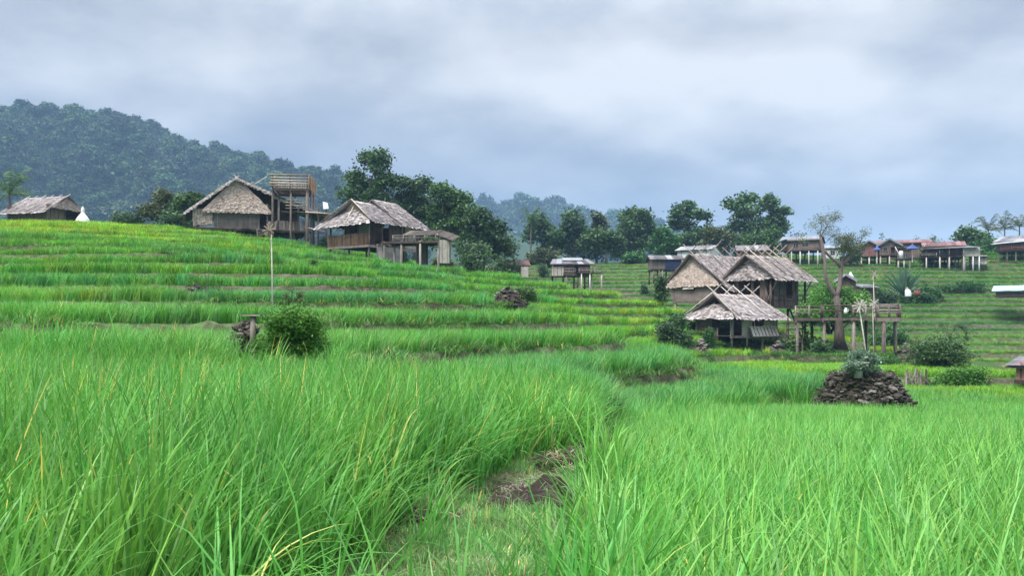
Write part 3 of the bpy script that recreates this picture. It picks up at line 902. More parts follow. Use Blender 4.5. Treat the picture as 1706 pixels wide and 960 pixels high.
def post(root, x, y, z0, z1, r=0.09, mat='wood_dark', sq=False, lean=(0, 0)):
    m = MB()
    if sq: m.bar((x, y, z0), (x + lean[0], y + lean[1], z1), 2 * r)
    else: m.tube([(x, y, z0), (x + lean[0] * .5 + random.uniform(-.02, .02), y + lean[1] * .5, (z0 + z1) / 2), (x + lean[0], y + lean[1], z1)], [r * 1.1, r, r * 0.92], 8)
    return m.build('post', M[mat], root, True if not sq else False)

def beam(root, p, q, w=0.12, h=0.14, mat='wood_dark', name='beam'):
    m = MB(); m.bar(p, q, w, h); return m.build(name, M[mat], root)

def wall(root, p, q, z0, z1, openings=(), mat='weave', th=0.06, battens=0, bmat='wood_dark', lean=0.0, label=None):
    """A wall standing from p to q; openings (s0,s1,z0,z1) in metres along and up are really open. lean tips the top outwards."""
    p, q = Vector((*p, 0)), Vector((*q, 0))
    L = (q - p).length; d = (q - p) / L; n = Vector((d.y, -d.x, 0))
    m = MB()
    def piece(s0, s1, a, b):
        if s1 - s0 < 0.02 or b - a < 0.02: return
        o0 = n * lean * (a - z0) / (z1 - z0); o1 = n * lean * (b - z0) / (z1 - z0)
        u, v = p + d * s0, p + d * s1
        vs = []
        for zz, oo in ((a, o0), (b, o1)):
            for base, e in ((u, -th / 2), (v, -th / 2), (v, th / 2), (u, th / 2)):
                w_ = base + n * e + oo; vs.append((w_.x, w_.y, zz))
        m.add(vs, [(3, 2, 1, 0), (4, 5, 6, 7), (0, 1, 5, 4), (1, 2, 6, 5), (2, 3, 7, 6), (3, 0, 4, 7)], 0.5)
    s = 0.0
    for (a, b, c, e) in sorted(openings):
        piece(s, a, z0, z1); piece(a, b, z0, c); piece(a, b, e, z1); s = b
    piece(s, L, z0, z1)
    o = m.build('wall', M[mat], root)
    for i in range(battens):
        sb = L * (i + 0.5) / battens
        if any(a - 0.05 < sb < b + 0.05 for a, b, _, _ in openings): continue
        u = p + d * sb + n * (th / 2 + 0.022)
        v = u + n * lean
        mm = MB(); mm.bar((u.x, u.y, z0), (v.x, v.y, z1), 0.05, 0.035); mm.build('batten', M[bmat], o)
    return o

def railing(root, p, q, z, h, n=0, rails=2, mat='bamboo', r=0.03, slat=0.05, posts=2, pr=0.045, smat=None):
    p, q = Vector(p), Vector(q)
    for i in range(rails):
        zz = z + h * (1 - i / max(rails, 1) * 0.85) if rails > 1 else z + h
        j = random.uniform(-.02, .02)
        pole(root, (p.x, p.y, p.z + zz + j), (q.x, q.y, q.z + zz - j), r, mat, 'rail')
    for i in range(posts):
        a = p.lerp(q, i / max(posts - 1, 1))
        post(root, a.x, a.y, a.z + z - 0.05, a.z + z + h * 1.06, pr, mat)
    if n:
        me = None
        d = (q - p).normalized()
        for i in range(n):
            a = p.lerp(q, (i + 0.5) / n) + Vector((d.y, -d.x, 0)) * 0.05
            m = MB(); m.bar((a.x, a.y, a.z + z + 0.02), (a.x + random.uniform(-.015, .015), a.y, a.z + z + h * random.uniform(0.92, 1.03)), slat, 0.02)
            m.build('slat', M[smat or mat], root)

def deck(root, x0, x1, y0, y1, z, bw=0.22, mat='wood_grey', axis='x', th=0.05):
    """Floor boards, each its own piece, on two joists."""
    lo, hi = (x0, x1) if axis == 'x' else (y0, y1)
    n = max(1, int((hi - lo) / bw))
    for i in range(n):
        a, b = lo + (hi - lo) * i / n + 0.006, lo + (hi - lo) * (i + 1) / n - 0.006
        e = random.uniform(-0.05, 0.05)
        m = MB()
        dz = random.uniform(-.008, .008)
        if axis == 'x': m.box(a, b, y0 + e, y1 + e, z - th + dz, z + dz)
        else: m.box(x0 + e, x1 + e, a, b, z - th + dz, z + dz)
        m.build('floor_board', M[mat], root)

def steps(root, p, q, w, n, mat='wood_grey', side=(1, 0, 0)):
    p, q, sd = Vector(p), Vector(q), Vector(side).normalized() * w / 2
    for s in (-1, 1):
        beam(root, p + sd * s, q + sd * s, 0.06, 0.14, mat, 'stringer')
    for i in range(n):
        c = p.lerp(q, (i + 0.6) / n)
        m = MB(); m.bar(c - sd * 1.05, c + sd * 1.05, 0.24, 0.04); m.build('step', M[mat], root)

def crossed_poles(root, L0, L1, zr, slope, n, up=0.8, down=1.0, r=0.035, far=True, near_len=None, mat='bamboo', hw=None):
    """Pole pairs laid over the ridge and crossing above it."""
    for i in range(n):
        x = L0 + (L1 - L0) * i / max(n - 1, 1) + random.uniform(-.06, .06)
        for s in (-1, 1):
            ln = (near_len or hw) * random.uniform(0.9, 1.0) if s == -1 else hw * 0.95
            a = Vector((x + 0.05 * s, s * ln, zr - slope * ln + 0.21 + 0.03 * s))
            dx = random.uniform(-.05, .05)
            u = up * random.uniform(0.8, 1.2)
            b = Vector((x + dx, -s * u, zr + slope * u + 0.21 + 0.03 * s))
            pole(root, a, b, r, mat, 'roof_pole')

# ---------------------------------------------------------------- thatched houses
random.seed(31)
# small hip-roofed hut by the platform
AZ = math.radians(35.3)
o = P(1188, 540, 70.5); z0 = gz(o.x, o.y) - 0.05
KC = 2.52 - z0            # ridge height above the base
h = thing('thatched_hut', 'small thatched hut on short stilts and slatted shutters, before the taller houses', 'hut', (o.x, o.y, z0), AZ)
zr, ze, hw = KC, KC - 1.95, 2.75
xe0, xe1, L = -0.5, 6.3, 5.2
sl_ = (zr - ze) / hw
roof_slope(h, (0, 0, zr), (L, 0, zr), (xe1, -hw, ze), (xe0, -hw, ze))
roof_slope(h, (L, 0, zr), (0, 0, zr), (xe0, hw, ze), (xe1, hw, ze))
# hip skirt on the near end, set back under the ridge so a dark gablet stays open
roof_slope(h, (0.55, 1.05, zr - 0.85), (0.55, -1.05, zr - 0.85), (xe0 - 0.15, -hw, ze + 0.02), (xe0 - 0.15, hw, ze + 0.02), w=0.16)
for yy, y2 in ((-0.75, -2.5), (0.25, 0.55), (0.95, 2.45)):
    pole(h, (0.5, yy, zr - 0.7), (xe0 - 0.2, y2, ze + 0.13), 0.035, 'bamboo_pale', 'roof_pole')
pole(h, (-0.05, -0.05, zr + 0.12), (xe0 - 0.05, -hw - 0.1, ze + 0.14), 0.04, 'bamboo_pale', 'roof_pole')
pole(h, (-0.05, 0.05, zr + 0.12), (xe0 - 0.1, hw + 0.1, ze + 0.14), 0.04, 'bamboo_pale', 'roof_pole')
crossed_poles(h, 0.1, L, zr, sl_, 4, up=0.85, hw=2.9, mat='bamboo_pale', r=0.045)
zf = max(0.75, KC - 3.55)
for x in (0.1, 2.0, 4.0, 5.9):
    for y in (-1.9, 1.9):
        post(h, x, y, -0.4, ze + 0.35 if x in (0.1, 5.9) else zf, 0.085, 'wood_grey')
beam(h, (-0.1, -1.95, zf - 0.12), (6.0, -1.95, zf - 0.12), 0.1, 0.14, 'wood_grey'); beam(h, (-0.1, 1.95, zf - 0.12), (6.0, 1.95, zf - 0.12), 0.1, 0.14)
deck(h, -0.1, 6.0, -2.0, 2.0, zf, 0.3)
wz = ze + 0.45
wall(h, (0.1, -1.75), (6.0, -1.75), zf, wz, [(0.35, 1.45, zf, wz - 0.15), (2.75, 4.0, zf + 0.75, wz - 0.1), (4.0, 5.5, zf + 0.75, wz - 0.1)], 'weave_pale', battens=0)
wall(h, (5.95, -1.75), (5.95, 1.75), zf, wz, [], 'weave_brown', battens=4)
wall(h, (6.0, 1.75), (0.1, 1.75), zf, wz, [(2.0, 3.2, zf + .7, wz - .3)], 'weave_brown')
wall(h, (0.12, 1.75), (0.12, 0.2), zf, wz - 0.5, [], 'weave_brown', battens=0)
railing(h, (0.0, 1.9, 0), (0.0, -0.5, 0), zf - 0.35, 0.95, 14, 2, 'bamboo', slat=0.06)
# the two slatted bamboo shutters leaning out over the sill
for (a, b, zb, zt, ob, ot) in ((2.2, 5.75, zf - 0.05, zf + 0.75, -2.35, -1.98), (3.95, 5.75, zf + 0.8, wz + 0.05, -1.98, -2.15)):
    sh = MB(); sh.slab([(a, ot, zt), (b, ot, zt), (b, ob, zb), (a, ob, zb)], 0.03)
    sp_ = sh.build('shutter', M['bamboo_pale'], h)
    k = int((b - a) / 0.42)
    for i in range(k + 1):
        x = a + (b - a) * i / k
        mm = MB(); mm.bar((x, ot - 0.03, zt), (x, ob - 0.03, zb), 0.06, 0.04); mm.build('shutter_slat', M['wood_grey'], sp_)
    for zz, oo in ((zt, ot), (zb, ob)):
        mm = MB(); mm.bar((a - 0.1, oo - 0.05, zz), (b + 0.1, oo - 0.05, zz), 0.07, 0.07); mm.build('shutter_rail', M['bamboo_pale'], sp_)
pole(h, (2.55, -2.3, zf - 0.1), (2.9, -1.9, wz), 0.045, 'bamboo_pale')
KEEP_OUT.append((o.x + 1.6, o.y + 2.2, 4.6))

# big gabled house behind it
o = P(1151.5, 540, 80); z0 = 0.2
h = thing('thatched_house', 'bigger thatched house with a woven leaning gable wall and shuttered window', 'house', (o.x, o.y, z0), AZ)
zr, ze, hw, L = 6.69 - z0, 6.69 - z0 - 3.45, 4.3, 7.4
sl_ = (zr - ze) / hw
roof_slope(h, (-0.3, 0, zr), (L, 0, zr), (L + .6, -hw, ze), (0.1, -hw, ze), 'thatch')
roof_slope(h, (L, 0, zr), (-0.3, 0, zr), (0.1, hw, ze), (L + .6, hw, ze), 'thatch')
gable_panel(h, None, -3.35, 3.35, 0.35, 0, zr - 2.95, 0.3, 'thatch_tan', ridge=(0, zr - 0.15))
zf = 2.2 - z0; wz = zr - 2.75
wall(h, (0.35, 2.55), (0.35, -2.75), zf, wz + 0.2, [(1.5, 2.75, zf + 1.05, zf + 1.55)], 'weave', battens=0, lean=0.0)
m = MB(); m.slab([(0.29, 1.1, zf + 1.72), (0.29, -0.2, zf + 1.72), (0.02, -0.25, zf + 1.14), (0.02, 1.15, zf + 1.14)], 0.04); m.build('window_flap', M['weave_pale'], h)
wall(h, (0.35, -2.75), (L, -2.75), zf, wz, [(2.5, 3.5, zf, wz - .3)], 'weave_brown', battens=5)
wall(h, (L, -2.75), (L, 2.55), zf, wz + 0.5, [], 'weave_brown')
wall(h, (L, 2.55), (0.35, 2.55), zf, wz - 0.5, [], 'weave_brown')
# splayed matting at the left corner
m = MB(); m.slab([(0.3, 3.5, wz - 0.1), (0.3, 2.5, wz - 0.1), (0.33, 2.5, zf), (0.33, 2.55, zf)], 0.05); m.build('corner_mat', M['weave'], h)
m = MB(); thatch_face(m, (0.2, hw - 0.1, ze + 0.2), (0.6, hw - 0.1, ze + 0.2), (0.6, hw + 0.1, ze - 0.7), (0.2, hw + 0.1, ze - 0.7), 0.15, 0.09); q = m.build('hanging_thatch', M['thatch_base'], h); q['kind'] = 'stuff'
for x in (0.4, 3.5, 7.0):
    for y in (-2.6, 2.4): post(h, x, y, -1.5, zf, 0.11, 'wood_grey')
beam(h, (0.35, -2.9, zf - 0.1), (0.35, 2.7, zf - 0.1), 0.14, 0.18); beam(h, (0.3, -2.7, zf - .12), (L, -2.7, zf - .12))
deck(h, 0.3, L, -2.75, 2.55, zf - 0.01, 0.4)
crossed_poles(h, 0.0, L - 0.4, zr, sl_, 6, up=1.1, hw=4.1, mat='wood_grey', r=0.05)
KEEP_OUT.append((o.x + 2.5, o.y + 3, 6.0))

# balcony house
o = P(1244, 540, 75.5); z0 = -2.2
h = thing('thatched_house', 'thatched house with a railed balcony on tall posts, beside the platform', 'house', (o.x, o.y, z0), AZ)
zr, ze, hw, L = 6.2 - z0, 3.98 - z0, 2.98, 5.5
sl_ = (zr - ze) / hw
roof_slope(h, (-0.25, 0, zr), (L, 0, zr), (L + 0.5, -hw, ze), (-0.05, -hw, ze))
roof_slope(h, (L, 0, zr), (-0.25, 0, zr), (-0.05, hw, ze), (L + 0.5, hw, ze))
gable_panel(h, None, -2.75, 2.75, 0.5, 0, ze + 0.08, 0.45, 'thatch', row=0.2, w=0.17, ridge=(0, zr - 0.3))
zf = 1.55 - z0; wz = ze + 0.5
for x in (0.4, 2.8, 5.3):
    for y in (-2.3, 1.9): post(h, x, y, -0.6, wz if y > 0 or x > 5 or x < 1 else zf, 0.11, 'wood_dark')
deck(h, 0.2, 5.6, -2.6, 2.1, zf, 0.35, 'wood_dark')
beam(h, (0.2, -2.55, zf - 0.12), (5.6, -2.55, zf - 0.12)); beam(h, (0.25, -2.6, zf - 0.1), (0.25, 2.1, zf - 0.1))
wall(h, (0.6, 1.9), (0.6, -1.5), zf, wz, [(0.5, 1.9, zf + 0.6, wz - .15), (2.2, 2.9, zf + 0.9, wz - 0.3)], 'weave_brown')
wall(h, (0.6, -1.5), (5.4, -1.5), zf, wz, [(0.5, 1.3, zf, wz - .2), (3.0, 3.9, zf + .8, wz - .3)], 'weave', battens=6)
wall(h, (5.4, -1.5), (5.4, 1.9), zf, wz, [], 'weave_brown'); wall(h, (5.4, 1.9), (0.6, 1.9), zf, wz, [], 'weave_brown')
railing(h, (0.2, -2.55, 0), (5.6, -2.55, 0), zf, 0.95, 22, 2, 'wood_dark', posts=4, slat=0.05)
railing(h, (0.2, 0.2, 0), (0.2, -2.55, 0), zf, 0.95, 10, 2, 'wood_dark', posts=2, slat=0.05)
for x in (0.6, 5.5):
    beam(h, (x, -1.7, zf + 0.4), (x + 0.1, -2.85, ze + 0.05), 0.09, 0.09, 'wood_grey', 'brace')
m = MB(); m.tube([(0.75, -1.55, zf), (0.55, -1.75, zf + 1.0), (0.7, -1.5, zf + 1.9)], [0.14, 0.12, 0.1], 8); m.build('crooked_post', M['wood_grey'], h, True)
steps(h, (5.9, -2.4, -0.2), (5.7, -0.6, zf), 0.9, 11, 'wood_dark', (1, 0, 0))
crossed_poles(h, 0.0, L - 0.1, zr, sl_, 6, up=1.1, hw=2.9, mat='bamboo', r=0.048)
KEEP_OUT.append((o.x + 2, o.y + 2, 4.8))

# hip-roofed house on the left slope
AZ2 = math.radians(57.3)
o = P(585.5, 540, 76); z0 = 5.9
h = thing('thatched_house', 'thatched house with a patched two level roof and reddish slatted veranda', 'house', (o.x, o.y, z0), AZ2)
zr, ze, hw = 11.2 - z0, 9.05 - z0, 3.05
xe0, xe1, L = -0.75, 7.3, 6.0
sl_ = (zr - ze) / hw
roof_slope(h, (0, 0, zr), (3.0, 0, zr), (3.5, -hw, ze), (xe0, -hw, ze))
roof_slope(h, (2.6, 0, zr + 0.42), (L, 0, zr + 0.42), (xe1, -hw - 0.05, ze + 0.06), (3.2, -hw - 0.05, ze + 0.06), 'thatch', skip=0.07)
roof_slope(h, (L, 0, zr + 0.42), (2.6, 0, zr + 0.42), (3.2, hw, ze + 0.06), (xe1, hw, ze + 0.06))
roof_slope(h, (3.0, 0, zr), (0, 0, zr), (xe0, hw, ze), (3.5, hw, ze))
roof_slope(h, (0.5, 0.95, zr - 0.75), (0.5, -0.95, zr - 0.75), (xe0 - 0.2, -hw, ze - 0.02), (xe0 - 0.2, hw + 0.4, ze - 0.12), w=0.18)
m = MB(); thatch_face(m, (0.12, 0.02, zr - 0.12), (0.12, -0.02, zr - 0.12), (0.3, -1.1, zr - 0.85), (0.3, 1.1, zr - 0.85), 0.17, 0.12); q = m.build('gable_thatch', M['thatch_tan'], h); q['kind'] = 'stuff'
pole(h, (0.3, 0, zr - 0.5), (xe0 - 0.25, -0.2, ze + 0.05), 0.045, 'bamboo_pale', 'roof_pole')
pole(h, (-0.05, -0.05, zr + 0.1), (xe0 - 0.1, -hw - 0.05, ze + 0.12), 0.05, 'bamboo', 'roof_pole')
pole(h, (-0.05, 0.05, zr + 0.1), (xe0 - 0.1, hw + 0.3, ze + 0.12), 0.05, 'bamboo', 'roof_pole')
# slipped battens in the raised roof
for i in range(7):
    x = 3.0 + i * 0.55
    a = random.uniform(0.1, 0.5); b = random.uniform(0.6, 1.0)
    pole(h, (x, -hw * a, zr + 0.52 - (zr + 0.42 - ze) * a), (x + 0.35, -hw * b, zr + 0.56 - (zr + 0.42 - ze) * b), 0.03, 'wood_dark', 'roof_batten')
zf = 7.05 - z0; wz = ze + 0.4
for x in (-0.2, 2.2, 4.6, 6.6):
    for y in (-2.3, 2.4): post(h, x, y, -1.6, wz if x != 2.2 else zf, 0.1, 'wood_grey')
deck(h, -0.4, 6.8, -2.5, 2.6, zf, 0.4)
beam(h, (-0.4, -2.45, zf - 0.13), (6.8, -2.45, zf - 0.13), 0.1, 0.2, 'wood_grey'); beam(h, (-0.4, -2.5, zf - 0.13), (-0.4, 2.6, zf - 0.13), 0.1, 0.2, 'wood_grey')
railing(h, (-0.35, 2.55, 0), (-0.35, -2.45, 0), zf, 1.02, 34, 2, 'bamboo_red', slat=0.115, posts=4)
wall(h, (1.6, 2.2), (1.6, -1.4), zf, wz, [(0.5, 1.4, zf, wz - 0.2), (2.2, 3.0, zf + 0.6, wz - 0.2)], 'weave_brown')
wall(h, (1.6, -2.2), (4.4, -2.2), zf, wz, [(0.15, 1.0, zf, wz - 0.1)], 'weave_brown', battens=5)
wall(h, (4.4, -2.24), (6.4, -2.24), zf, wz, [], 'weave_pale', battens=2, bmat='bamboo')
wall(h, (6.4, -2.2), (6.8, -2.0), zf, wz, [], 'weave_brown')
wall(h, (6.8, -2.0), (6.8, 2.4), zf, wz, [], 'weave_brown'); wall(h, (6.8, 2.4), (1.6, 2.4), zf, wz, [], 'weave_brown')
m = MB(); m.add([(1.55, 0.5, zf + .8), (1.55, -0.6, zf + .8), (1.5, -0.6, wz - .3), (1.5, .5, wz - .3)], [(0, 1, 2, 3)]); m.slab([(1.5, 0.5, wz - .3), (1.5, -0.6, wz - .3), (1.54, -0.6, zf + .8), (1.54, .5, zf + .8)], 0.03); m.build('curtain', M['tarp_grey'], h)
# concrete footing with a slatted seat back and bench in front of the door
m = MB(); m.box(0.5, 3.0, -3.5, -2.6, -1.2, zf - 0.25); m.build('footing', M['concrete'], h)
for zz in (0.15, 0.4, 0.65, 0.9, 1.1):
    beam(h, (2.0, -3.45, zf + zz - 0.25), (3.1, -3.3, zf + zz - 0.25), 0.04, 0.12, 'wood_grey', 'seat_slat')
for x, y in ((2.0, -3.42), (3.1, -3.27)):
    beam(h, (x, y, zf - 0.35), (x, y, zf + 0.95), 0.08, 0.08, 'wood_grey', 'seat_post')
beam(h, (-0.2, -3.3, zf - 0.05), (2.2, -3.4, zf + 0.1), 0.3, 0.07, 'wood_grey', 'bench_board')
beam(h, (-0.2, -3.3, -1.2), (-0.2, -3.3, zf), 0.09, 0.09, 'wood_grey', 'bench_leg')
KEEP_OUT.append((o.x + 1.5, o.y + 2.0, 5.6))

# lean-to shed with its low platform, below the hip-roofed house
o = P(700, 540, 73); z0 = gz(o.x, o.y) - 0.3
a = face_rot(700) + math.radians(-14)
h = thing('lean_to_shed', 'dark lean-to shed with a rickety plank platform, below the two level roof', 'shed', (o.x, o.y, z0), a)
s = F / 73
def LX(px): return (px - 700) / s
zf = (HY - 404) / s - z0
def LZ(py): return (HY - py) / s - z0
deck(h, LX(644), LX(735), -1.3, 1.2, zf, 0.3, 'wood_dark')
beam(h, (LX(640), -1.3, zf - 0.12), (LX(737), -1.3, zf - 0.12)); beam(h, (LX(640), 1.2, zf - 0.12), (LX(737), 1.2, zf - 0.12))
for px, y in ((645, -1.2), (674, -1.2), (706, -1.25), (735, -1.0), (650, 1.1), (690, 1.1)):
    post(h, LX(px), y, -0.9, zf, 0.1, 'wood_grey')
railing(h, (LX(660), -1.25, 0), (LX(732), -1.25, 0), zf, 0.5, 0, 2, 'wood_grey', 0.045, posts=5)
for (x0_, x1_, y0_, y1_) in ((678, 736, -0.5, 0), (736, 762, -0.5, 0)): pass
k = 9
for i in range(k):
    xa = LX(674) + (LX(758) - LX(674)) * i / k; xb = LX(674) + (LX(758) - LX(674)) * (i + 1.12) / k
    zt = LZ(380); zb = LZ(393)
    m = MB(); m.slab([(xa, 1.9, zt - max(0, i - 6) * 0.18 + .02 * (i % 2)), (xb, 1.9, zt - max(0, i - 5) * 0.18 + .02 * (i % 2)), (xb, -0.9, zb - max(0, i - 5) * 0.18 + .02 * (i % 2)), (xa, -0.9, zb - max(0, i - 6) * 0.18 + .02 * (i % 2))], 0.03)
    m.build('roof_sheet', M['wood_dark'], h)
for px in (682, 708, 732): post(h, LX(px), -0.7, zf, LZ(391), 0.06, 'wood_grey')
wall(h, (LX(737), -0.95), (LX(752), -0.6), LZ(440), LZ(402), [], 'weave_pale', battens=2, bmat='bamboo')
wall(h, (LX(690), 0.9), (LX(737), 0.9), LZ(440), LZ(404), [(1.0, 1.9, 0, LZ(406))], 'weave', battens=4)
wall(h, (LX(734), 0.9), (LX(737), -0.95), LZ(440), LZ(398), [], 'weave')
pole(h, (LX(757), -0.8, LZ(395)), (LX(753), -0.7, LZ(428)), 0.05, 'wood_grey')
KEEP_OUT.append((o.x + 0.3, o.y + 0.5, 3.4))

# gabled house with the long veranda roof
o = P(393.5, 540, 83); z0 = 8.6
h = thing('thatched_house', 'thatched house with a broad tan gable, long roof over its veranda', 'house', (o.x, o.y, z0), face_rot(400) + math.radians(3))
s = F / 83.0
def LX(px): return (px - 393.5) / s
def LZ(py): return (HY - py) / s - z0
L = 7.5
pk = (0, LZ(297)); le = (LX(314), LZ(359)); mid = (LX(452), LZ(321)); re = (LX(548), LZ(353))
def pr(p, y): return (p[0], y, p[1])
roof_slope(h, pr(pk, L), pr(pk, -0.5), pr(le, -0.5), pr(le, L))
roof_slope(h, pr(pk, -0.5), pr(pk, L), pr(mid, L), pr(mid, -0.35))
roof_slope(h, pr(mid, -0.3), pr(mid, L), pr(re, L - 2), pr(re, 0.1), skip=0.12)
# thick ragged verge seen end-on
def verge(p, q, y, th):
    m = MB(); n_ = int((Vector((q[0], 0, q[1])) - Vector((p[0], 0, p[1]))).length / 0.07)
    for i in range(n_):
        f = (i + random.random()) / n_
        x, z_ = p[0] + (q[0] - p[0]) * f, p[1] + (q[1] - p[1]) * f
        w_ = random.uniform(.08, .16); l_ = th * random.uniform(.5, 1.25)
        yy = y - random.uniform(.02, .14)
        m.add([(x - w_, yy + .05, z_ + .06), (x + w_, yy + .05, z_ + .06 * random.uniform(-1, 1)), (x + w_ + random.uniform(-.1, .1), yy, z_ - l_), (x - w_ + random.uniform(-.1, .1), yy, z_ - l_)], [(0, 1, 2, 3)], min(max(random.gauss(.5, .25), 0), 1))
    o_ = m.build('verge_thatch', M['thatch'], h); o_['kind'] = 'stuff'
verge(pk, mid, -0.5, 0.28); verge(mid, re, 0.0, 0.34); verge(pk, le, -0.6, 0.14)
# barge boards and ridge sticks
beam(h, (pk[0] - .05, -0.55, pk[1] - 0.02), (le[0], -0.55, le[1] - 0.05), 0.06, 0.2, 'wood_dark', 'barge_board')
beam(h, (pk[0] + .05, -0.55, pk[1] - 0.02), (mid[0], -0.45, mid[1] - 0.05), 0.06, 0.16, 'wood_dark', 'barge_board')
for i, (x, y, u, v) in enumerate(((0.3, 0.5, -0.5, 0.55), (-0.2, 0.2, 0.5, 0.4), (0.9, 2.0, 0.9, 0.35), (1.6, 1.0, 1.4, 1.1))):
    pole(h, (x - u * 0.3, y, pk[1] - abs(x) * 0.45 - 0.05), (x + u, y, pk[1] - abs(x) * 0.35 + v), 0.035, 'bamboo_pale', 'ridge_stick')
# tan thatch in the gable
m = MB(); thatch_face(m, (-0.35, -0.1, LZ(302)), (0.5, -0.1, LZ(302)), (LX(448), -0.45, LZ(349)), (LX(343), -0.45, LZ(351)), 0.17, 0.11, ln=0.5); q = m.build('gable_thatch', M['thatch_tan'], h); q['kind'] = 'stuff'
m = MB(); m.add([(-.3, 0, LZ(303)), (.45, 0, LZ(303)), (LX(447), -0.3, LZ(348)), (LX(345), -0.3, LZ(350)), (-.3, .1, LZ(303)), (.45, .1, LZ(303)), (LX(447), -0.2, LZ(348)), (LX(345), -0.2, LZ(350))], [(0, 1, 2, 3), (7, 6, 5, 4), (0, 4, 5, 1), (1, 5, 6, 2), (2, 6, 7, 3), (3, 7, 4, 0)]); m.build('gable_backing', M['thatch_base'], h)
zf = LZ(381)
wall(h, (LX(359), 0.05), (LX(431), 0.05), zf, LZ(346), [], 'weave', battens=7, bmat='wood_grey')
wall(h, (LX(326), 0.12), (LX(359), 0.08), zf - 0.2, LZ(349), [], 'weave_brown', battens=0)
m = MB(); thatch_face(m, (LX(325), 0.02, LZ(351)), (LX(358), 0.02, LZ(349)), (LX(356), -0.12, LZ(368)), (LX(326), -0.12, LZ(372)), 0.16, 0.1); q = m.build('wall_thatch', M['thatch_tan'], h); q['kind'] = 'stuff'
m = MB(); m.box(LX(336), LX(359), -0.12, -0.06, LZ(384), LZ(370)); m.build('plastic_sheet', M['tarp_grey'], h)
wall(h, (LX(326), 0.1), (LX(326), L), zf - 0.5, LZ(356), [], 'weave_brown'); wall(h, (LX(326), L), (LX(500), L), zf, LZ(340), [], 'weave_brown')
wall(h, (LX(432), 3.2), (LX(500), 3.2), zf, LZ(335), [(0.1, 0.9, zf, LZ(352))], 'weave_brown')
wall(h, (LX(431), 0.1), (LX(431), 3.2), zf, LZ(330), [], 'weave_brown')
deck(h, LX(326), LX(515), -0.3, L, zf, 0.4)
beam(h, (LX(326), -0.32, zf - .13), (LX(515), -0.32, zf - .13), 0.1, 0.2, 'wood_dark')
for px, top in ((443, 338), (462, 328), (494, 340)): post(h, LX(px), -0.1, zf, LZ(top), 0.11, 'wood_grey')
for px in (345, 405, 440, 487, 505): post(h, LX(px), 0.0, -1.8, zf, 0.12, 'wood_dark')
for px in (420, 470, 500): post(h, LX(px), 4.0, -2.0, zf, 0.12, 'wood_dark')
railing(h, (LX(459), -0.25, 0), (LX(506), -0.25, 0), zf, 0.92, 15, 2, 'wood_grey', slat=0.14, posts=3)
railing(h, (LX(444), -0.25, 0), (LX(458), -0.25, 0), zf, 0.85, 5, 2, 'wood_grey', slat=0.14, posts=2)
steps(h, (LX(434), -1.2, LZ(394)), (LX(434), -0.35, zf), 0.95, 5, 'wood_grey')
post(h, LX(445), -1.1, LZ(397), LZ(370), 0.06, 'wood_grey')
m = MB(); m.box(LX(402), LX(415), -0.55, -0.3, zf - 0.05, zf + 0.12); m.build('planter', M['wood_dark'], h)
KEEP_OUT.append((o.x + 0.5, o.y + 4, 6.0)); KEEP_OUT.append((PX(480, 86), 86, 4.6)); KEEP_OUT.append((PX(520, 86), 87, 3.8))

# lookout tower beside it
o = P(512, 540, 84); z0 = gz(o.x, o.y) - 0.4
h = thing('lookout_tower', 'open bamboo lookout tower with a railed deck above the veranda roof', 'tower', (o.x, o.y, z0), face_rot(512) + math.radians(-6))
s = F / 84.0
def LX(px): return (px - 512) / s
def LZ(py): return (HY - py) / s - z0
zt = LZ(314); D_ = 3.9
xl, xr = LX(456), 0.05
xs = 0.55      # the right side steps outwards with depth
deck(h, xl, xr + 0.2, -0.1, D_, zt, 0.3)
for y in (-0.1, D_): beam(h, (xl - .1, y, zt - 0.15), (xr + .3, y, zt - 0.15), 0.12, 0.2)
for x in (xl, (xl + xr) / 2, xr): beam(h, (x, -0.2, zt - 0.3), (x, D_ + .1, zt - 0.3), 0.12, 0.16)
for i in range(5):
    zz = zt + 0.2 + i * 0.27
    pole(h, (xl - 0.15 + random.uniform(-.2, .1), -0.15, zz), (xr + 0.1, -0.15, zz + random.uniform(-.03, .03)), 0.075, 'bamboo', 'rail')
    pole(h, (xl - 0.2, -0.1, zz + .03), (xl - 0.2, D_, zz), 0.06, 'bamboo', 'rail')
for px in (456, 484, 512): post(h, LX(px), -0.05, zt - 0.1, zt + 1.4, 0.07, 'wood_grey')
railing(h, (xr + 0.12, -0.15, 0), (xr + 0.35, D_, 0), zt - 0.05, 1.36, 24, 2, 'bamboo_red', slat=0.14, posts=4)
railing(h, (xl, D_, 0), (xr, D_, 0), zt, 1.2, 14, 2, 'bamboo', slat=0.1, posts=3)
for x, y, r_ in ((0.0, 0, 0.16), (xl, 0, 0.12), (0.25, D_, 0.12), (xl, D_, 0.12), (0.2, 2.0, 0.11), (-1.6, 0, 0.1)):
    post(h, x, y, -0.8, zt, r_, 'wood_grey')
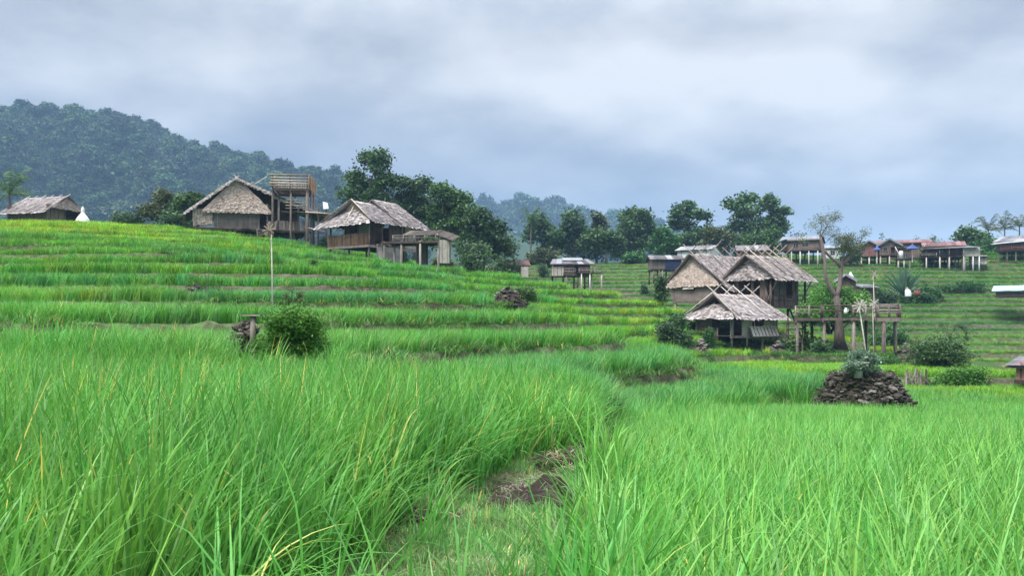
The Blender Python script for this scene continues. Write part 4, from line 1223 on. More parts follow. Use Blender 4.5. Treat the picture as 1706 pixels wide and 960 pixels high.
# mid landing, stair and braces
zm = LZ(352)
deck(h, xl + .8, 2.2, 0.3, 2.6, zm, 0.3, 'wood_grey')
pole(h, (-0.2, -0.2, zm - .1), (2.4, 0.2, zm - .2), 0.07, 'bamboo', 'beam'); pole(h, (-0.2, 0.0, LZ(379)), (1.7, -0.3, LZ(386)), 0.08, 'wood_grey', 'beam')
for i in range(7):
    zz = LZ(397) + i * (zm - LZ(397)) / 7
    beam(h, (1.0, 0.5 + i * .1, zz + .2), (1.75, 0.5 + i * .1, zz + .2), 0.22, 0.05, 'wood_dark', 'step')
for x in (1.0, 1.75): beam(h, (x, 0.4, LZ(400)), (x, 1.2, zm), 0.07, 0.12, 'wood_dark', 'stringer')
for x in (1.05, 1.85): post(h, x, 0.2, -0.8, LZ(340), 0.08, 'wood_dark')
for i in range(4): pole(h, (xl + 1.2, 0.2, zm + .3 + .28 * i), (0.0, 0.2, zm + .32 + .28 * i), 0.04, 'bamboo', 'rail')
m = MB(); m.slab([(LX(537), 0.1, LZ(335)), (LX(545), 0.1, LZ(337)), (LX(547), 0.0, LZ(347)), (LX(538), 0.0, LZ(348))], 0.06); m.build('white_panel', M['plastic_white'], h)

# small hut at the far left
random.seed(12)
o = P(114.6, 540, 95); z0 = 11.1
AZ3 = math.radians(90 + 28.9 + 47)
h = thing('thatched_hut', 'low thatched hut with a poled roof at the left end of the ridge', 'hut', (o.x, o.y, z0), AZ3)
zr, ze, hw, L = 14.45 - z0, 12.25 - z0, 3.5, 5.6
sl_ = (zr - ze) / hw
roof_slope(h, (L, 0, zr), (0, 0, zr), (0.0, hw, ze), (L + 0.4, hw, ze))
roof_slope(h, (0, 0, zr), (L, 0, zr), (L + .4, -hw, ze), (0, -hw, ze))
for i in range(6):
    x = 0.1 + (L - 0.1) * i / 5
    pole(h, (x, -0.35, zr + 0.28), (x + 0.25, hw, ze + 0.16), 0.04, 'bamboo_pale', 'roof_pole')
m = MB(); thatch_face(m, (0.25, 0.02, zr - 0.15), (0.25, -0.02, zr - 0.15), (0.0, -2.3, zr - 1.35), (0.0, 2.3, zr - 1.35), 0.16, 0.12); q = m.build('gable_thatch', M['thatch_tan'], h); q['kind'] = 'stuff'
wall(h, (0.4, 2.8), (0.4, -2.6), 0, zr - 1.2, [(2.6, 4.6, 0, zr - 1.4)], 'weave_brown', battens=5)
wall(h, (L, 2.8), (0.4, 2.8), 0, ze + 0.4, [], 'weave_brown', battens=5); wall(h, (0.4, -2.6), (L, -2.6), 0, ze + .4, [], 'weave_brown'); wall(h, (L, -2.6), (L, 2.8), 0, zr - 1.2, [], 'weave_brown')
for y in (2.8, 0.2, -2.6): post(h, 0.35, y, -0.6, zr - 1.3, 0.09, 'wood_dark')
m = MB(); m.box(0.4, L, -2.6, 2.8, -0.6, 0.02); m.build('floor', M['wood_dark'], h)
KEEP_OUT.append((o.x - 2, o.y + 1.5, 4.6))

# white bell-shaped shelter beside it
o = P(138, 540, 91); z0 = gz(o.x, o.y) - 0.1
h = thing('white_bell_shelter', 'small white bell shaped shelter with a pointed top beside the low hut', 'shelter', (o.x, o.y, z0), 0)
prof = [(0.72, 0.0), (0.74, 1.0), (0.7, 1.25), (0.58, 1.5), (0.4, 1.75), (0.22, 1.98), (0.13, 2.15), (0.2, 2.3), (0.16, 2.5), (0.05, 2.75)]
zb = (HY - 344) / F * 91 - z0
sc = zb / 2.75
vs, fs = [], []
for r_, z_ in prof:
    for k in range(14):
        a = 6.283 * k / 14; vs.append((r_ * math.cos(a), r_ * math.sin(a), z_ * sc))
for i in range(len(prof) - 1):
    for k in range(14): fs.append((i * 14 + k, i * 14 + (k + 1) % 14, (i + 1) * 14 + (k + 1) % 14, (i + 1) * 14 + k))
m = MB(); m.add(vs, fs, 0.5); m.build('bell_cover', M['plastic_white'], h, True)
for sgn in (-1, 1):
    m = MB(); m.tube([(0.75 * sgn, -0.2, -0.1), (0.7 * sgn, -0.2, 1.0 * sc)], 0.05, 6); m.build('frame_pole', M['bamboo_pale'], h)

# ---------------------------------------------------------------- the platform round the pollarded tree
random.seed(44)
o = P(1410, 540, 69); z0 = gz(o.x, o.y) - 0.3
h = thing('viewing_platform', 'weathered plank platform on tall posts built round a pollarded tree', 'platform', (o.x, o.y, z0), face_rot(1410))
s = F / 69.0
def LX(px): return (px - 1410) / s
def LZ(py): return (HY - py) / s - z0
zf = LZ(530)
deck(h, LX(1331), LX(1377), -1.2, 3.0, zf, 0.28, 'wood_dark'); deck(h, LX(1414), LX(1490), -1.6, 3.0, zf + 0.04, 0.28, 'wood_dark')
deck(h, LX(1377), LX(1414), -1.5, 0.6, zf, 0.28, 'wood_dark')
for a, b, y, dz in ((1329, 1374, -1.25, 0), (1372, 1462, -1.55, 0.02), (1455, 1491, -1.65, 0.06)):
    beam(h, (LX(a), y, zf - 0.13 + dz), (LX(b), y, zf - 0.13 + dz), 0.12, 0.22)
for px in (1332, 1374, 1418, 1462, 1488): beam(h, (LX(px), -1.6, zf - 0.3), (LX(px), 3.0, zf - 0.3), 0.12, 0.14)
for px, y, mt, r_ in ((1334, -1.1, 'wood_grey', 0.13), (1376, -1.3, 'wood_grey', 0.13), (1421, -1.4, 'wood_grey', 0.15), (1466, -1.6, 'wood_grey', 0.17), (1486, 1.6, 'wood_grey', 0.15), (1354, 2.6, 'wood_dark', 0.13), (1441, 2.4, 'wood_dark', 0.13)):
    post(h, LX(px), y, -1.2, zf - 0.2, r_, mt)
railing(h, (LX(1331), -1.2, 0), (LX(1374), -1.2, 0), zf, 0.95, 0, 3, 'wood_grey', 0.05, posts=3, pr=0.07)
railing(h, (LX(1372), -1.5, 0), (LX(1420), -1.5, 0), zf, 1.0, 0, 2, 'wood_dark', 0.055, posts=3, pr=0.08)
railing(h, (LX(1420), -1.5, 0), (LX(1458), -1.55, 0), zf, 1.0, 0, 3, 'wood_grey', 0.055, posts=3, pr=0.07)
railing(h, (LX(1458), -1.6, 0), (LX(1490), -1.6, 0), zf, 1.02, 0, 4, 'wood_grey', 0.06, posts=3, pr=0.08)
railing(h, (LX(1490), -1.6, 0), (LX(1490), 3.0, 0), zf, 1.02, 0, 4, 'wood_grey', 0.06, posts=3, pr=0.07)
railing(h, (LX(1331), 3.0, 0), (LX(1490), 3.0, 0), zf, 1.0, 0, 2, 'wood_grey', 0.05, posts=6, pr=0.06)
beam(h, (LX(1333), 0.3, zf + .45), (LX(1352), 0.3, zf + .45), 0.4, 0.06, 'wood_grey', 'bench_board')
m = MB(); m.slab([(LX(1456), -1.72, zf - 0.02), (LX(1492), -1.72, zf - 0.02), (LX(1492), -1.72, zf - 0.32), (LX(1456), -1.72, zf - 0.32)], 0.06); m.build('fascia_board', M['wood_grey'], h)
for i in range(5):   # bank of short rails at the left steps
    beam(h, (LX(1316), -0.4 + i * .1, LZ(582) + i * .55), (LX(1342), -0.4 + i * .1, LZ(582) + i * .55), 0.25, 0.1, 'wood_dark', 'step')
for px in (1317, 1341): beam(h, (LX(px), -0.6, LZ(588)), (LX(px), 0.3, zf), 0.1, 0.14, 'wood_dark', 'stringer')
KEEP_OUT.append((o.x - 0.5, o.y + 1, 3.2))
m = thing('white_jug', 'small white jug hanging on the platform railing beside the tree', 'jug', P(1409, 523, 67.2))
mb = MB(); vs, fs = [], []
for r_, z_ in ((0.10, 0), (0.15, 0.12), (0.14, 0.3), (0.07, 0.42), (0.08, 0.5)):
    for k in range(10): vs.append((r_ * math.cos(.628 * k), r_ * math.sin(.628 * k), z_))
for i in range(4):
    for k in range(10): fs.append((i * 10 + k, i * 10 + (k + 1) % 10, (i + 1) * 10 + (k + 1) % 10, (i + 1) * 10 + k))
fs.append(tuple(range(10))[::-1])
mb.add(vs, fs); mb.build('jug_body', M['plastic_white'], m, True)
mb = MB(); mb.tube([(0.14, 0, 0.15), (0.24, 0, 0.25), (0.2, 0, 0.4), (0.08, 0, 0.45)], 0.02, 5); mb.build('handle', M['plastic_white'], m)

# ---------------------------------------------------------------- village and field huts across the valley
def sheet_roof(root, A, B, C, D, mat, n, name='roof'):
    """Corrugated sheets laid side by side, each its own lapped piece."""
    A, B, C, D = map(Vector, (A, B, C, D))
    m = MB(); m.slab([A - Vector((0, 0, .06)), B - Vector((0, 0, .06)), C - Vector((0, 0, .06)), D - Vector((0, 0, .06))], 0.05)
    r_ = m.build(name, M['wood_dark'], root)
    nn = (B - A).cross(D - A).normalized()
    if nn.z < 0: nn = -nn
    for i in range(n):
        s0, s1 = i / n, min((i + 1.06) / n, 1)
        m = MB(); vs, fs = [], []
        e = random.uniform(-.02, .02); j = 8
        for q in range(j + 1):
            s_ = s0 + (s1 - s0) * q / j
            off = nn * (0.03 * math.cos(q * math.pi) + 0.045 + (0.02 if i % 2 else 0))
            vs += [A.lerp(B, s_) + off, D.lerp(C, s_) + off + (D - A) * e]
        for q in range(j): fs.append((2 * q, 2 * q + 2, 2 * q + 3, 2 * q + 1))
        m.add(vs, fs, random.random()); m.build('roof_sheet', M[mat], r_)
    return r_

def field_house(name, label, cat, d, x0, x1, ridge, eave, floor, base, depth=5.0, yaw=0.0, wmat='wall_brown', rmat='tin_dark', posts=5, gable=False, ov=0.5, windows=(), doors=(), shed=False, sheets=8, pmat='wood_grey', group=None, ridge_in=0.0, sink=1.5):
    """A house seen from the front; rows and columns as in the photograph, placed d metres away."""
    px = (x0 + x1) / 2
    s = F / d
    b = P(px, base, d)
    t = thing(name, label, cat, b, face_rot(px) + math.radians(yaw), group)
    W = (x1 - x0) / s / 2
    def Z(py): return (base - py) / s
    zr, ze, zf = Z(ridge), Z(eave), Z(floor)
    ops = []
    w_l = -(W - ov)
    for (a, b_, c, e) in windows: ops.append(((a - px) / s - w_l, (b_ - px) / s - w_l, Z(e), Z(c)))
    for (a, b_) in doors: ops.append(((a - px) / s - w_l, (b_ - px) / s - w_l, zf, zf + (ze - zf) * 0.88))
    iw = W - ov
    wall(t, (-iw, 0), (iw, 0), zf, ze + 0.25, ops, wmat, battens=max(3, int(iw * 1.4)))
    wall(t, (iw, 0), (iw, depth), zf, ze + 0.2, [], wmat); wall(t, (iw, depth), (-iw, depth), zf, ze + 0.2, [], wmat); wall(t, (-iw, depth), (-iw, 0), zf, ze + 0.2, [], wmat)
    for (a, b_, c, e) in windows:
        m = MB(); m.box((a - px) / s, (b_ - px) / s, 0.06, 0.08, Z(e), Z(c)); wn_ = m.build('window', M['glass'], t)
        for q in (a, (a + b_) / 2, b_):
            m = MB(); m.bar(((q - px) / s, -0.05, Z(e)), ((q - px) / s, -0.05, Z(c)), 0.07, 0.06); m.build('window_frame', M['wood_grey'], wn_)
        for q in (c, e):
            m = MB(); m.bar(((a - px) / s - .05, -0.06, Z(q)), ((b_ - px) / s + .05, -0.06, Z(q)), 0.06, 0.07); m.build('window_frame', M['wood_grey'], wn_)
    for (a, b_) in doors:
        m = MB(); m.box((a - px) / s, (b_ - px) / s, 0.5, 0.54, zf, zf + (ze - zf) * 0.86); m.build('door', M['wood_dark'], t)
    m = MB(); m.box(-iw - .1, iw + .1, -0.15, depth, zf - 0.2, zf - 0.01); m.build('floor', M['wood_dark'], t)
    if posts:
        for i in range(posts):
            x = -iw + 0.15 + (2 * iw - 0.3) * i / max(posts - 1, 1)
            post(t, x, 0.05, -sink, zf - 0.15, 0.12, pmat); post(t, x, depth - 0.2, -sink, zf - 0.15, 0.12, 'wood_dark')
    if gable:      # gable end to the front
        sheet_roof(t, (0, -ov, zr), (0, depth + ov, zr), (-W, depth + ov, ze), (-W, -ov, ze), rmat, sheets)
        sheet_roof(t, (0, -ov, zr), (0, depth + ov, zr), (W, depth + ov, ze), (W, -ov, ze), rmat, sheets)
        m = MB(); m.add([(-iw, -0.02, ze + .2), (iw, -0.02, ze + .2), (0, -0.02, zr - 0.12), (-iw, 0.05, ze + .2), (iw, 0.05, ze + .2), (0, 0.05, zr - 0.12)], [(0, 1, 2), (5, 4, 3), (0, 3, 4, 1), (1, 4, 5, 2), (2, 5, 3, 0)]); m.build('gable', M[wmat], t)
        for sg in (-1, 1): beam(t, (0, -ov - .05, zr - 0.02), (sg * W, -ov - .05, ze - 0.02), 0.05, 0.28, rmat, 'barge_board')
    elif shed:
        sheet_roof(t, (-W, depth + ov, zr), (W, depth + ov, zr), (W, -ov - .3, ze), (-W, -ov - .3, ze), rmat, sheets)
    else:
        ri = ridge_in
        sheet_roof(t, (-W + ri, depth / 2, zr), (W - ri, depth / 2, zr), (W, -ov, ze), (-W, -ov, ze), rmat, sheets)
        sheet_roof(t, (W - ri, depth / 2, zr), (-W + ri, depth / 2, zr), (-W, depth + ov, ze), (W, depth + ov, ze), rmat, sheets)
        for sg in (-1, 1):
            x = sg * iw
            m = MB(); m.add([(x, 0, ze + .2), (x, depth, ze + .2), (x, depth / 2, zr - .1), (x + .05, 0, ze + .2), (x + .05, depth, ze + .2), (x + .05, depth / 2, zr - .1)], [(0, 1, 2), (5, 4, 3), (0, 3, 4, 1), (1, 4, 5, 2), (2, 5, 3, 0)]); m.build('gable', M[wmat], t)
    t['_s'] = s
    return t, (lambda p: (p - px) / s), Z

random.seed(77)
# field huts in the dip behind the near hill
t, X_, Z_ = field_house('field_hut', 'little field hut with a purplish tin roof behind the yellow rice', 'hut', 112, 838, 884, 432, 443, 458, 462, 4, 8, 'wall_brown', 'tin_red', 0, doors=((852, 866),), sheets=5, ov=0.3)
wall(t, (X_(868), -0.25), (X_(880), -0.25), 0, Z_(444), [], 'weave_pale')
t, X_, Z_ = field_house('field_hut', 'grey tin roofed field hut with a small stilted deck', 'hut', 118, 916, 990, 430, 441, 457, 462, 5, 6, 'wall_brown', 'tin_dark', 4, doors=((957, 963),), windows=((948, 955, 446, 453),), sheets=8, ov=0.6, ridge_in=0.6)
wall(t, (X_(919), -0.3), (X_(938), -0.3), Z_(460), Z_(445), [], 'weave_pale', battens=3)
m = MB(); m.slab([(X_(938), 1.6, Z_(428)), (X_(972), 1.6, Z_(428)), (X_(972), 0.8, Z_(433)), (X_(938), 0.8, Z_(433))], 0.05); m.build('skylight_sheet', M['tin_pale'], t)
deck(t, X_(960), X_(1000), -2.2, 0, Z_(456), 0.3, 'wood_dark')
for px_, y_ in ((966, -2), (980, -2), (999, -2), (985, -.3)): post(t, X_(px_), y_, -2.5, Z_(456), 0.11, 'bamboo_pale')
railing(t, (X_(962), -2.1, 0), (X_(1000), -2.1, 0), Z_(456), 0.6, 0, 2, 'wood_grey', 0.05, posts=4)
railing(t, (X_(938), -0.8, 0), (X_(958), -0.8, 0), Z_(458), 0.8, 0, 2, 'wood_grey', 0.05, posts=3)
post(t, X_(987), -0.6, Z_(456), Z_(440), 0.08, 'wood_dark')
t, X_, Z_ = field_house('stilt_house', 'stilt hut with a tin roof and dark blue cloth, left of the poled roofs', 'hut', 126, 1082, 1140, 424, 433, 447, 456, 4.5, 10, 'weave', 'tin_dark', 4, sheets=6, ov=0.5)
m = MB(); m.box(X_(1108), X_(1135), -0.35, -0.3, Z_(450), Z_(434)); m.build('cloth', M['cloth_navy'], t)
for a, b in ((1095, 1099), (1102, 1097)): beam(t, (X_(a), -0.1, -0.8), (X_(b), -0.1, Z_(447)), 0.08, 0.08, 'wood_grey', 'brace')
field_house('village_house', 'white walled house peeking over the bigger gabled roof', 'house', 146, 1124, 1188, 408, 417, 440, 444, 6, -18, 'wall_white', 'tin', 0, windows=((1150, 1160, 421, 429),), sheets=7, ov=0.4)
field_house('village_house', 'grey roofed house just above the balcony house ridge', 'house', 150, 1227, 1280, 407, 418, 436, 440, 5, 5, 'wall_brown', 'tin_dark', 0, windows=((1240, 1250, 422, 430),), sheets=7, ov=0.4)
t, X_, Z_ = field_house('stilt_house', 'brown stilt house with a blue grey roof on white posts', 'house', 148, 1300, 1366, 391, 401, 416, 433, 6, -8, 'wall_brown', 'tin_pale', 5, windows=((1322, 1330, 405, 412), (1336, 1346, 405, 412)), sheets=8, ov=0.4, pmat='bamboo_pale')
m = MB(); m.slab([(X_(1296), 0.8, Z_(401)), (X_(1312), 0.8, Z_(397)), (X_(1312), -1.6, Z_(399)), (X_(1296), -1.6, Z_(404))], 0.06); m.build('awning', M['tin_pale'], t)
field_house('white_shed', 'pale shed seen through the branches of the pollarded tree', 'shed', 156, 1366, 1400, 408, 414, 434, 436, 4, 0, 'wall_white', 'tin_pale', 0, windows=((1384, 1390, 418, 425),), sheets=4, ov=0.3)
# village row on the crest
field_house('village_house', 'long dull red roof behind the twin gabled house', 'house', 158, 1446, 1548, 398, 406, 430, 436, 7, 3, 'wall_brown', 'tin_red', 4, sheets=12, ov=0.6)
t, X_, Z_ = field_house('stilt_house', 'left one of the twin gabled stilt houses, with a brown wall', 'house', 149, 1430, 1466, 401, 411, 426, 440, 5, 4, 'wall_red', 'tin_pale', 3, True, sheets=5, ov=0.5, pmat='bamboo_pale', windows=((1436, 1442, 414, 420),))
t, X_, Z_ = field_house('stilt_house', 'right one of the twin gabled stilt houses, dark walled with white posts', 'house', 147, 1462, 1502, 398, 410, 424, 440, 5, 4, 'wall_brown', 'tin_pale', 3, True, sheets=5, ov=0.5, pmat='bamboo_pale', windows=((1472, 1479, 412, 419),), doors=((1484, 1490),))
pole(t, (X_(1490), -0.6, Z_(412)), (X_(1498), -0.8, Z_(430)), 0.06, 'plastic_white', 'drain_pipe')
field_house('annex', 'small grey annex right of the twin gables', 'shed', 146, 1494, 1518, 409, 413, 431, 439, 3, 0, 'wall_brown', 'tin', 3, shed=True, sheets=3, ov=0.2, pmat='bamboo_pale', windows=((1505, 1512, 423, 430),))
m = thing('water_tank', 'tall white tank standing on the annex step', 'tank', P(1501, 431, 144.5))
mb = MB(); mb.tube([(0, 0, 0), (0, 0, 1.25), (0, 0, 1.33)], [0.34, 0.34, 0.2], 12); mb.build('tank_body', M['plastic_white'], m, True)
mb = MB(); mb.tube([(0, 0, 1.33), (0, 0, 1.42)], 0.12, 10); mb.build('tank_lid', M['tin'], m)
def parasol(label, px, d, top, base, wpx, tilt):
    t = thing('parasol', label, 'parasol', P(px, base, d), 0, 'blue parasols of the village')
    H = (base - top) / F * d; R = wpx / 2 / F * d
    for k in range(8):
        a0, a1 = .785 * k, .785 * (k + 1)
        m = MB(); m.slab([(0, 0, H), (R * math.cos(a0), R * math.sin(a0), H * 0.62), (R * 1.0 * math.cos(a1), R * math.sin(a1), H * 0.62)], 0.03); m.build('canopy_panel', M['tarp_blue'], t)
        m = MB(); m.tube([(0, 0, H * 0.97), (R * math.cos(a0) * .98, R * math.sin(a0) * .98, H * .6)], 0.02, 4); m.build('rib', M['tin'], t)
    m = MB(); m.tube([(0, 0, -1.0), (0, 0, H * 1.04)], 0.04, 6); m.build('pole', M['plastic_white'], t)
parasol('blue parasol between the twin gables', 1461, 145.5, 410, 428, 14, 0)
parasol('bright blue parasol right of the annex', 1520, 144, 407, 428, 22, 0)
t, X_, Z_ = field_house('stilt_house', 'red roofed stilt house on many pale posts', 'house', 147, 1540, 1606, 401, 411, 428, 441, 6, 5, 'wall_brown', 'tin_red', 6, sheets=9, ov=0.5, pmat='wood_grey', windows=((1566, 1574, 415, 424),), doors=((1580, 1587),))
m = MB(); m.slab([(X_(1536), -0.2, Z_(413)), (X_(1606), -0.2, Z_(411)), (X_(1626), -2.2, Z_(415)), (X_(1536), -2.2, Z_(415))], 0.06); m.build('veranda_roof', M['tin'], t)
deck(t, X_(1538), X_(1604), -2.0, 0, Z_(429), 0.4, 'wood_dark')
for px_ in (1545, 1565, 1579, 1600): post(t, X_(px_), -1.9, -2.0, Z_(429), 0.12, 'bamboo_pale'); post(t, X_(px_), -1.9, Z_(429), Z_(415), 0.06, 'wood_grey')
railing(t, (X_(1538), -1.95, 0), (X_(1560), -1.95, 0), Z_(429), 0.7, 0, 2, 'wood_grey', 0.05, posts=3)
wall(t, (X_(1599), -1.4), (X_(1624), -1.4), Z_(429), Z_(414), [], 'weave_pale')
for px_ in (1602, 1614, 1623): post(t, X_(px_), -1.3, -1.5, Z_(429), 0.1, 'plastic_white')
field_house('woven_shed', 'little pale woven shed below the red roofed stilt house', 'shed', 145, 1617, 1644, 424, 428, 440, 440, 2.5, 6, 'weave_pale', 'tin_dark', 0, shed=True, sheets=3, ov=0.2)
t, X_, Z_ = field_house('village_house', 'reddish wooden house with a layered grey roof at the right edge', 'house', 148, 1660, 1740, 390, 402, 417, 428, 7, -6, 'wall_red', 'tin', 6, sheets=10, ov=0.7, ridge_in=1.0, windows=((1684, 1690, 404, 412), (1698, 1704, 404, 412)))
m = MB(); m.slab([(X_(1672), 0.6, Z_(398)), (X_(1740), 0.6, Z_(397)), (X_(1742), -1.4, Z_(402)), (X_(1658), -1.4, Z_(406))], 0.06); m.build('veranda_roof', M['tin'], t)
railing(t, (X_(1672), -0.9, 0), (X_(1738), -0.9, 0), Z_(417), 0.8, 20, 2, 'wall_red', 0.05, posts=5, smat='wall_red')
# on the slope
t, X_, Z_ = field_house('tarp_shelter', 'long low shelter under a pale blue tarpaulin roof on the slope', 'shelter', 112, 1660, 1760, 475, 485, 492, 492, 4, -4, 'wall_brown', 'tarp_cyan', 0, shed=False, sheets=7, ov=0.5)
t, X_, Z_ = field_house('hut', 'pink walled hut with a dark roof at the right edge, low on the slope', 'hut', 49, 1682, 1750, 598, 611, 634, 634, 5, -14, 'wall_pink', 'tin_dark', 0, sheets=6, ov=0.5)
t, X_, Z_ = field_house('field_hut', 'shed roof half hidden behind the dark bush on the slope', 'hut', 104, 1434, 1462, 472, 480, 500, 502, 4, 16, 'wall_brown', 'tin_pale', 0, sheets=4, ov=0.3, shed=True)
t, X_, Z_ = field_house('field_hut', 'pale tent roofed shelter behind the pollarded tree', 'hut', 100, 1392, 1428, 457, 469, 490, 494, 3, -5, 'wall_brown', 'tin_pale', 3, True, sheets=4, ov=0.5)
m = thing('white_lantern', 'small white teardrop lantern on the far slope', 'lantern', P(1417, 470, 116))
mb = MB(); vs, fs = [], []
for r_, z_ in ((0.05, -.1), (0.42, 0.25), (0.48, 0.6), (0.28, 1.0), (0.06, 1.4)):
    for k in range(10): vs.append((r_ * math.cos(.628 * k), r_ * math.sin(.628 * k), z_))
for i in range(4):
    for k in range(10): fs.append((i * 10 + k, i * 10 + (k + 1) % 10, (i + 1) * 10 + (k + 1) % 10, (i + 1) * 10 + k))
mb.add(vs, fs); mb.build('lantern_body', M['plastic_white'], m, True)
mb = MB(); mb.tube([(0, 0, -3.5), (0, 0, 0)], 0.04, 5); mb.build('stake', M['bamboo'], m)
m = thing('red_bucket', 'red bucket standing by the agave rosette', 'bucket', G(1528, 111.5))
m.location.z = P(1528, 494, 111.5).z
mb = MB(); mb.tube([(0, 0, 0), (0, 0, 0.75)], [0.32, 0.42], 12); mb.build('bucket_body', M['plastic_red'], m, True)
mb = MB(); mb.tube([(0.42, 0, 0.7), (0.3, 0, 1.0), (-0.3, 0, 1.0), (-0.42, 0, 0.7)], 0.02, 5); mb.build('handle', M['tin'], m)
m = thing('white_sack', 'white sack leaning beside the agave rosette', 'sack', P(1513, 490, 111))
mb = MB(); vs, fs = [], []
for r_, z_, o_ in ((0.38, -.3, 0), (0.42, 0.15, 0), (0.34, 0.45, -.06), (0.14, 0.75, -.16), (0.2, 0.86, -.2)):
    for k in range(10): vs.append((r_ * math.cos(.628 * k) * (1 + .1 * math.sin(3 * k)) + o_, .7 * r_ * math.sin(.628 * k), z_))
for i in range(4):
    for k in range(10): fs.append((i * 10 + k, i * 10 + (k + 1) % 10, (i + 1) * 10 + (k + 1) % 10, (i + 1) * 10 + k))
mb.add(vs, fs); mb.build('sack_body', M['plastic_white'], m, True)
mb = MB(); mb.tube([(-.26, 0, .74), (-.05, 0, .76)], 0.15, 8); mb.build('tie', M['straw_plain'], m)
hill_wood('forest', 'dense dark forest covering the hill at upper left', HILL1, 6.2, 11.5, 1.1, (-120, 700))
hill_wood('forest', 'hazy treetops along the small distant ridge', HILL2, 11, 21.0, 1.0, (640, 1250))

# --- behind the left houses
palm('palm_tree', 'coconut palm at the left edge of the picture', 18, 108, 304, 372, 82, 'leaf_mid', 24, 3)
tree('broadleaf_tree', 'rounded olive green tree between the small hut and the gabled house', 'tree', 263, 104, 309, 62, 'leaf_olive', base=378, seed=21, n=380, crown=0.92, k=8)
tree('broadleaf_tree', 'brighter leafy tree just left of the gabled thatched house', 'tree', 312, 100, 314, 62, 'leaf_mid', base=380, seed=22, n=420, crown=0.95, k=9)
bush('shrub', 'low dark shrub left of the rounded olive tree', 212, 104, 338, 376, 60, 'leaf_dark', seed=23, leaf=0.2, n=190, fixed=True)
bush('shrub', 'low shrub at the foot of the brighter leafy tree', 285, 97, 345, 380, 70, 'leaf_dark', seed=24, leaf=0.2, n=190, fixed=True)
tree('broadleaf_tree', 'tallest dark tree behind the hip roofed house, its open top above the others', 'tree', 617, 116, 243, 100, 'leaf_dark', base=430, seed=31, n=560, per=17,
     lumps=[(607, 246, 26, 34), (637, 252, 40, 44), (624, 268, 34, 30), (592, 280, 38, 34), (612, 296, 62, 40), (648, 292, 44, 44), (588, 312, 40, 34), (630, 322, 80, 50), (600, 345, 60, 50)], spread=0.36)
tree('broadleaf_tree', 'dark dense tree directly right of the tallest tree', 'tree', 690, 118, 290, 92, 'leaf_dark', base=435, seed=32, n=560, crown=0.92,
     lumps=[(672, 292, 40, 36), (702, 292, 44, 40), (690, 312, 80, 60), (664, 330, 60, 50), (715, 335, 60, 50), (690, 360, 90, 60)])
tree('broadleaf_tree', 'lighter green rounded tree at the middle of the dark tree group', 'tree', 748, 114, 302, 92, 'leaf_mid', base=440, seed=33, n=620, crown=0.95,
     lumps=[(738, 303, 44, 40), (762, 316, 54, 44), (738, 330, 70, 50), (775, 342, 50, 50), (750, 360, 90, 70)])
tree('broadleaf_tree', 'sloping dark tree at the right end of the tree group', 'tree', 806, 112, 346, 90, 'leaf_dark', base=446, seed=34, n=560, crown=0.98,
     lumps=[(796, 348, 48, 44), (822, 362, 48, 44), (800, 375, 80, 60), (836, 392, 50, 50)])
bush('shrub', 'broad dark undergrowth below the sloping tree', 795, 100, 385, 452, 110, 'leaf_dark', seed=35, leaf=0.2, n=300, k=9, fixed=True)
bush('shrub', 'dark shrub low at the end of the tree group', 846, 108, 392, 448, 56, 'leaf_dark', seed=36, leaf=0.2, n=220, fixed=True)
# --- the wood behind the far terraces
GW = None
palm('palm_tree', 'spiky palm crown at the left end of the far wood', 884, 176, 358, 437, 50, 'leaf_dark', 18, 5)
tree('broadleaf_tree', 'dark tall tree beside the spiky palm of the far wood', 'tree', 912, 178, 349, 70, 'leaf_dark', base=440, seed=41, n=460, crown=0.95)
tree('broadleaf_tree', 'dark broad tree with a pale bare trunk in the far wood', 'tree', 956, 180, 352, 68, 'leaf_dark', base=440, seed=42, n=460, crown=0.95, bark='bark_grey')
tree('broadleaf_tree', 'thin brownish tree top poking up between two darker trees', 'tree', 994, 186, 351, 26, 'leaf_olive', base=440, seed=43, n=120, crown=0.5, k=5)
bush('shrub', 'rounded olive shrub in front of the far wood', 900, 166, 404, 438, 62, 'leaf_olive', seed=44, leaf=0.3, n=220)
tree('umbrella_tree', 'umbrella shaped tree with a bent pale trunk at the field edge', 'tree', 1010, 166, 382, 68, 'leaf_mid', base=436, seed=45, n=360, bark='bark_grey', limbs=4,
     lumps=[(1003, 382, 50, 22), (985, 390, 34, 26), (1022, 390, 40, 26), (1003, 398, 66, 26)], tr=0.22)
tree('broadleaf_tree', 'tall tree with a feathery pale top right of the umbrella tree', 'tree', 1056, 178, 343, 66, 'leaf_mid', base=440, seed=46, n=420, crown=0.92,
     lumps=[(1052, 344, 34, 28), (1070, 350, 30, 30), (1050, 362, 52, 40), (1078, 368, 36, 40), (1045, 385, 50, 50), (1072, 392, 50, 44)])
bush('shrub', 'dark undergrowth between the umbrella tree and the feathery tree', 1040, 182, 385, 438, 60, 'leaf_dark', seed=47, leaf=0.3, n=220)
bush('shrub', 'dark undergrowth behind the umbrella tree trunk', 975, 184, 385, 438, 70, 'leaf_dark', seed=52, leaf=0.3, n=240)
bush('shrub', 'bright green shrub at the edge of the far terraces', 1058, 164, 416, 438, 40, 'leaf_green', seed=48, leaf=0.26, n=120)
tree('broadleaf_tree', 'medium green rounded tree left of the gap topped tree', 'tree', 1106, 172, 380, 46, 'leaf_green', base=436, seed=49, n=320, crown=0.95)
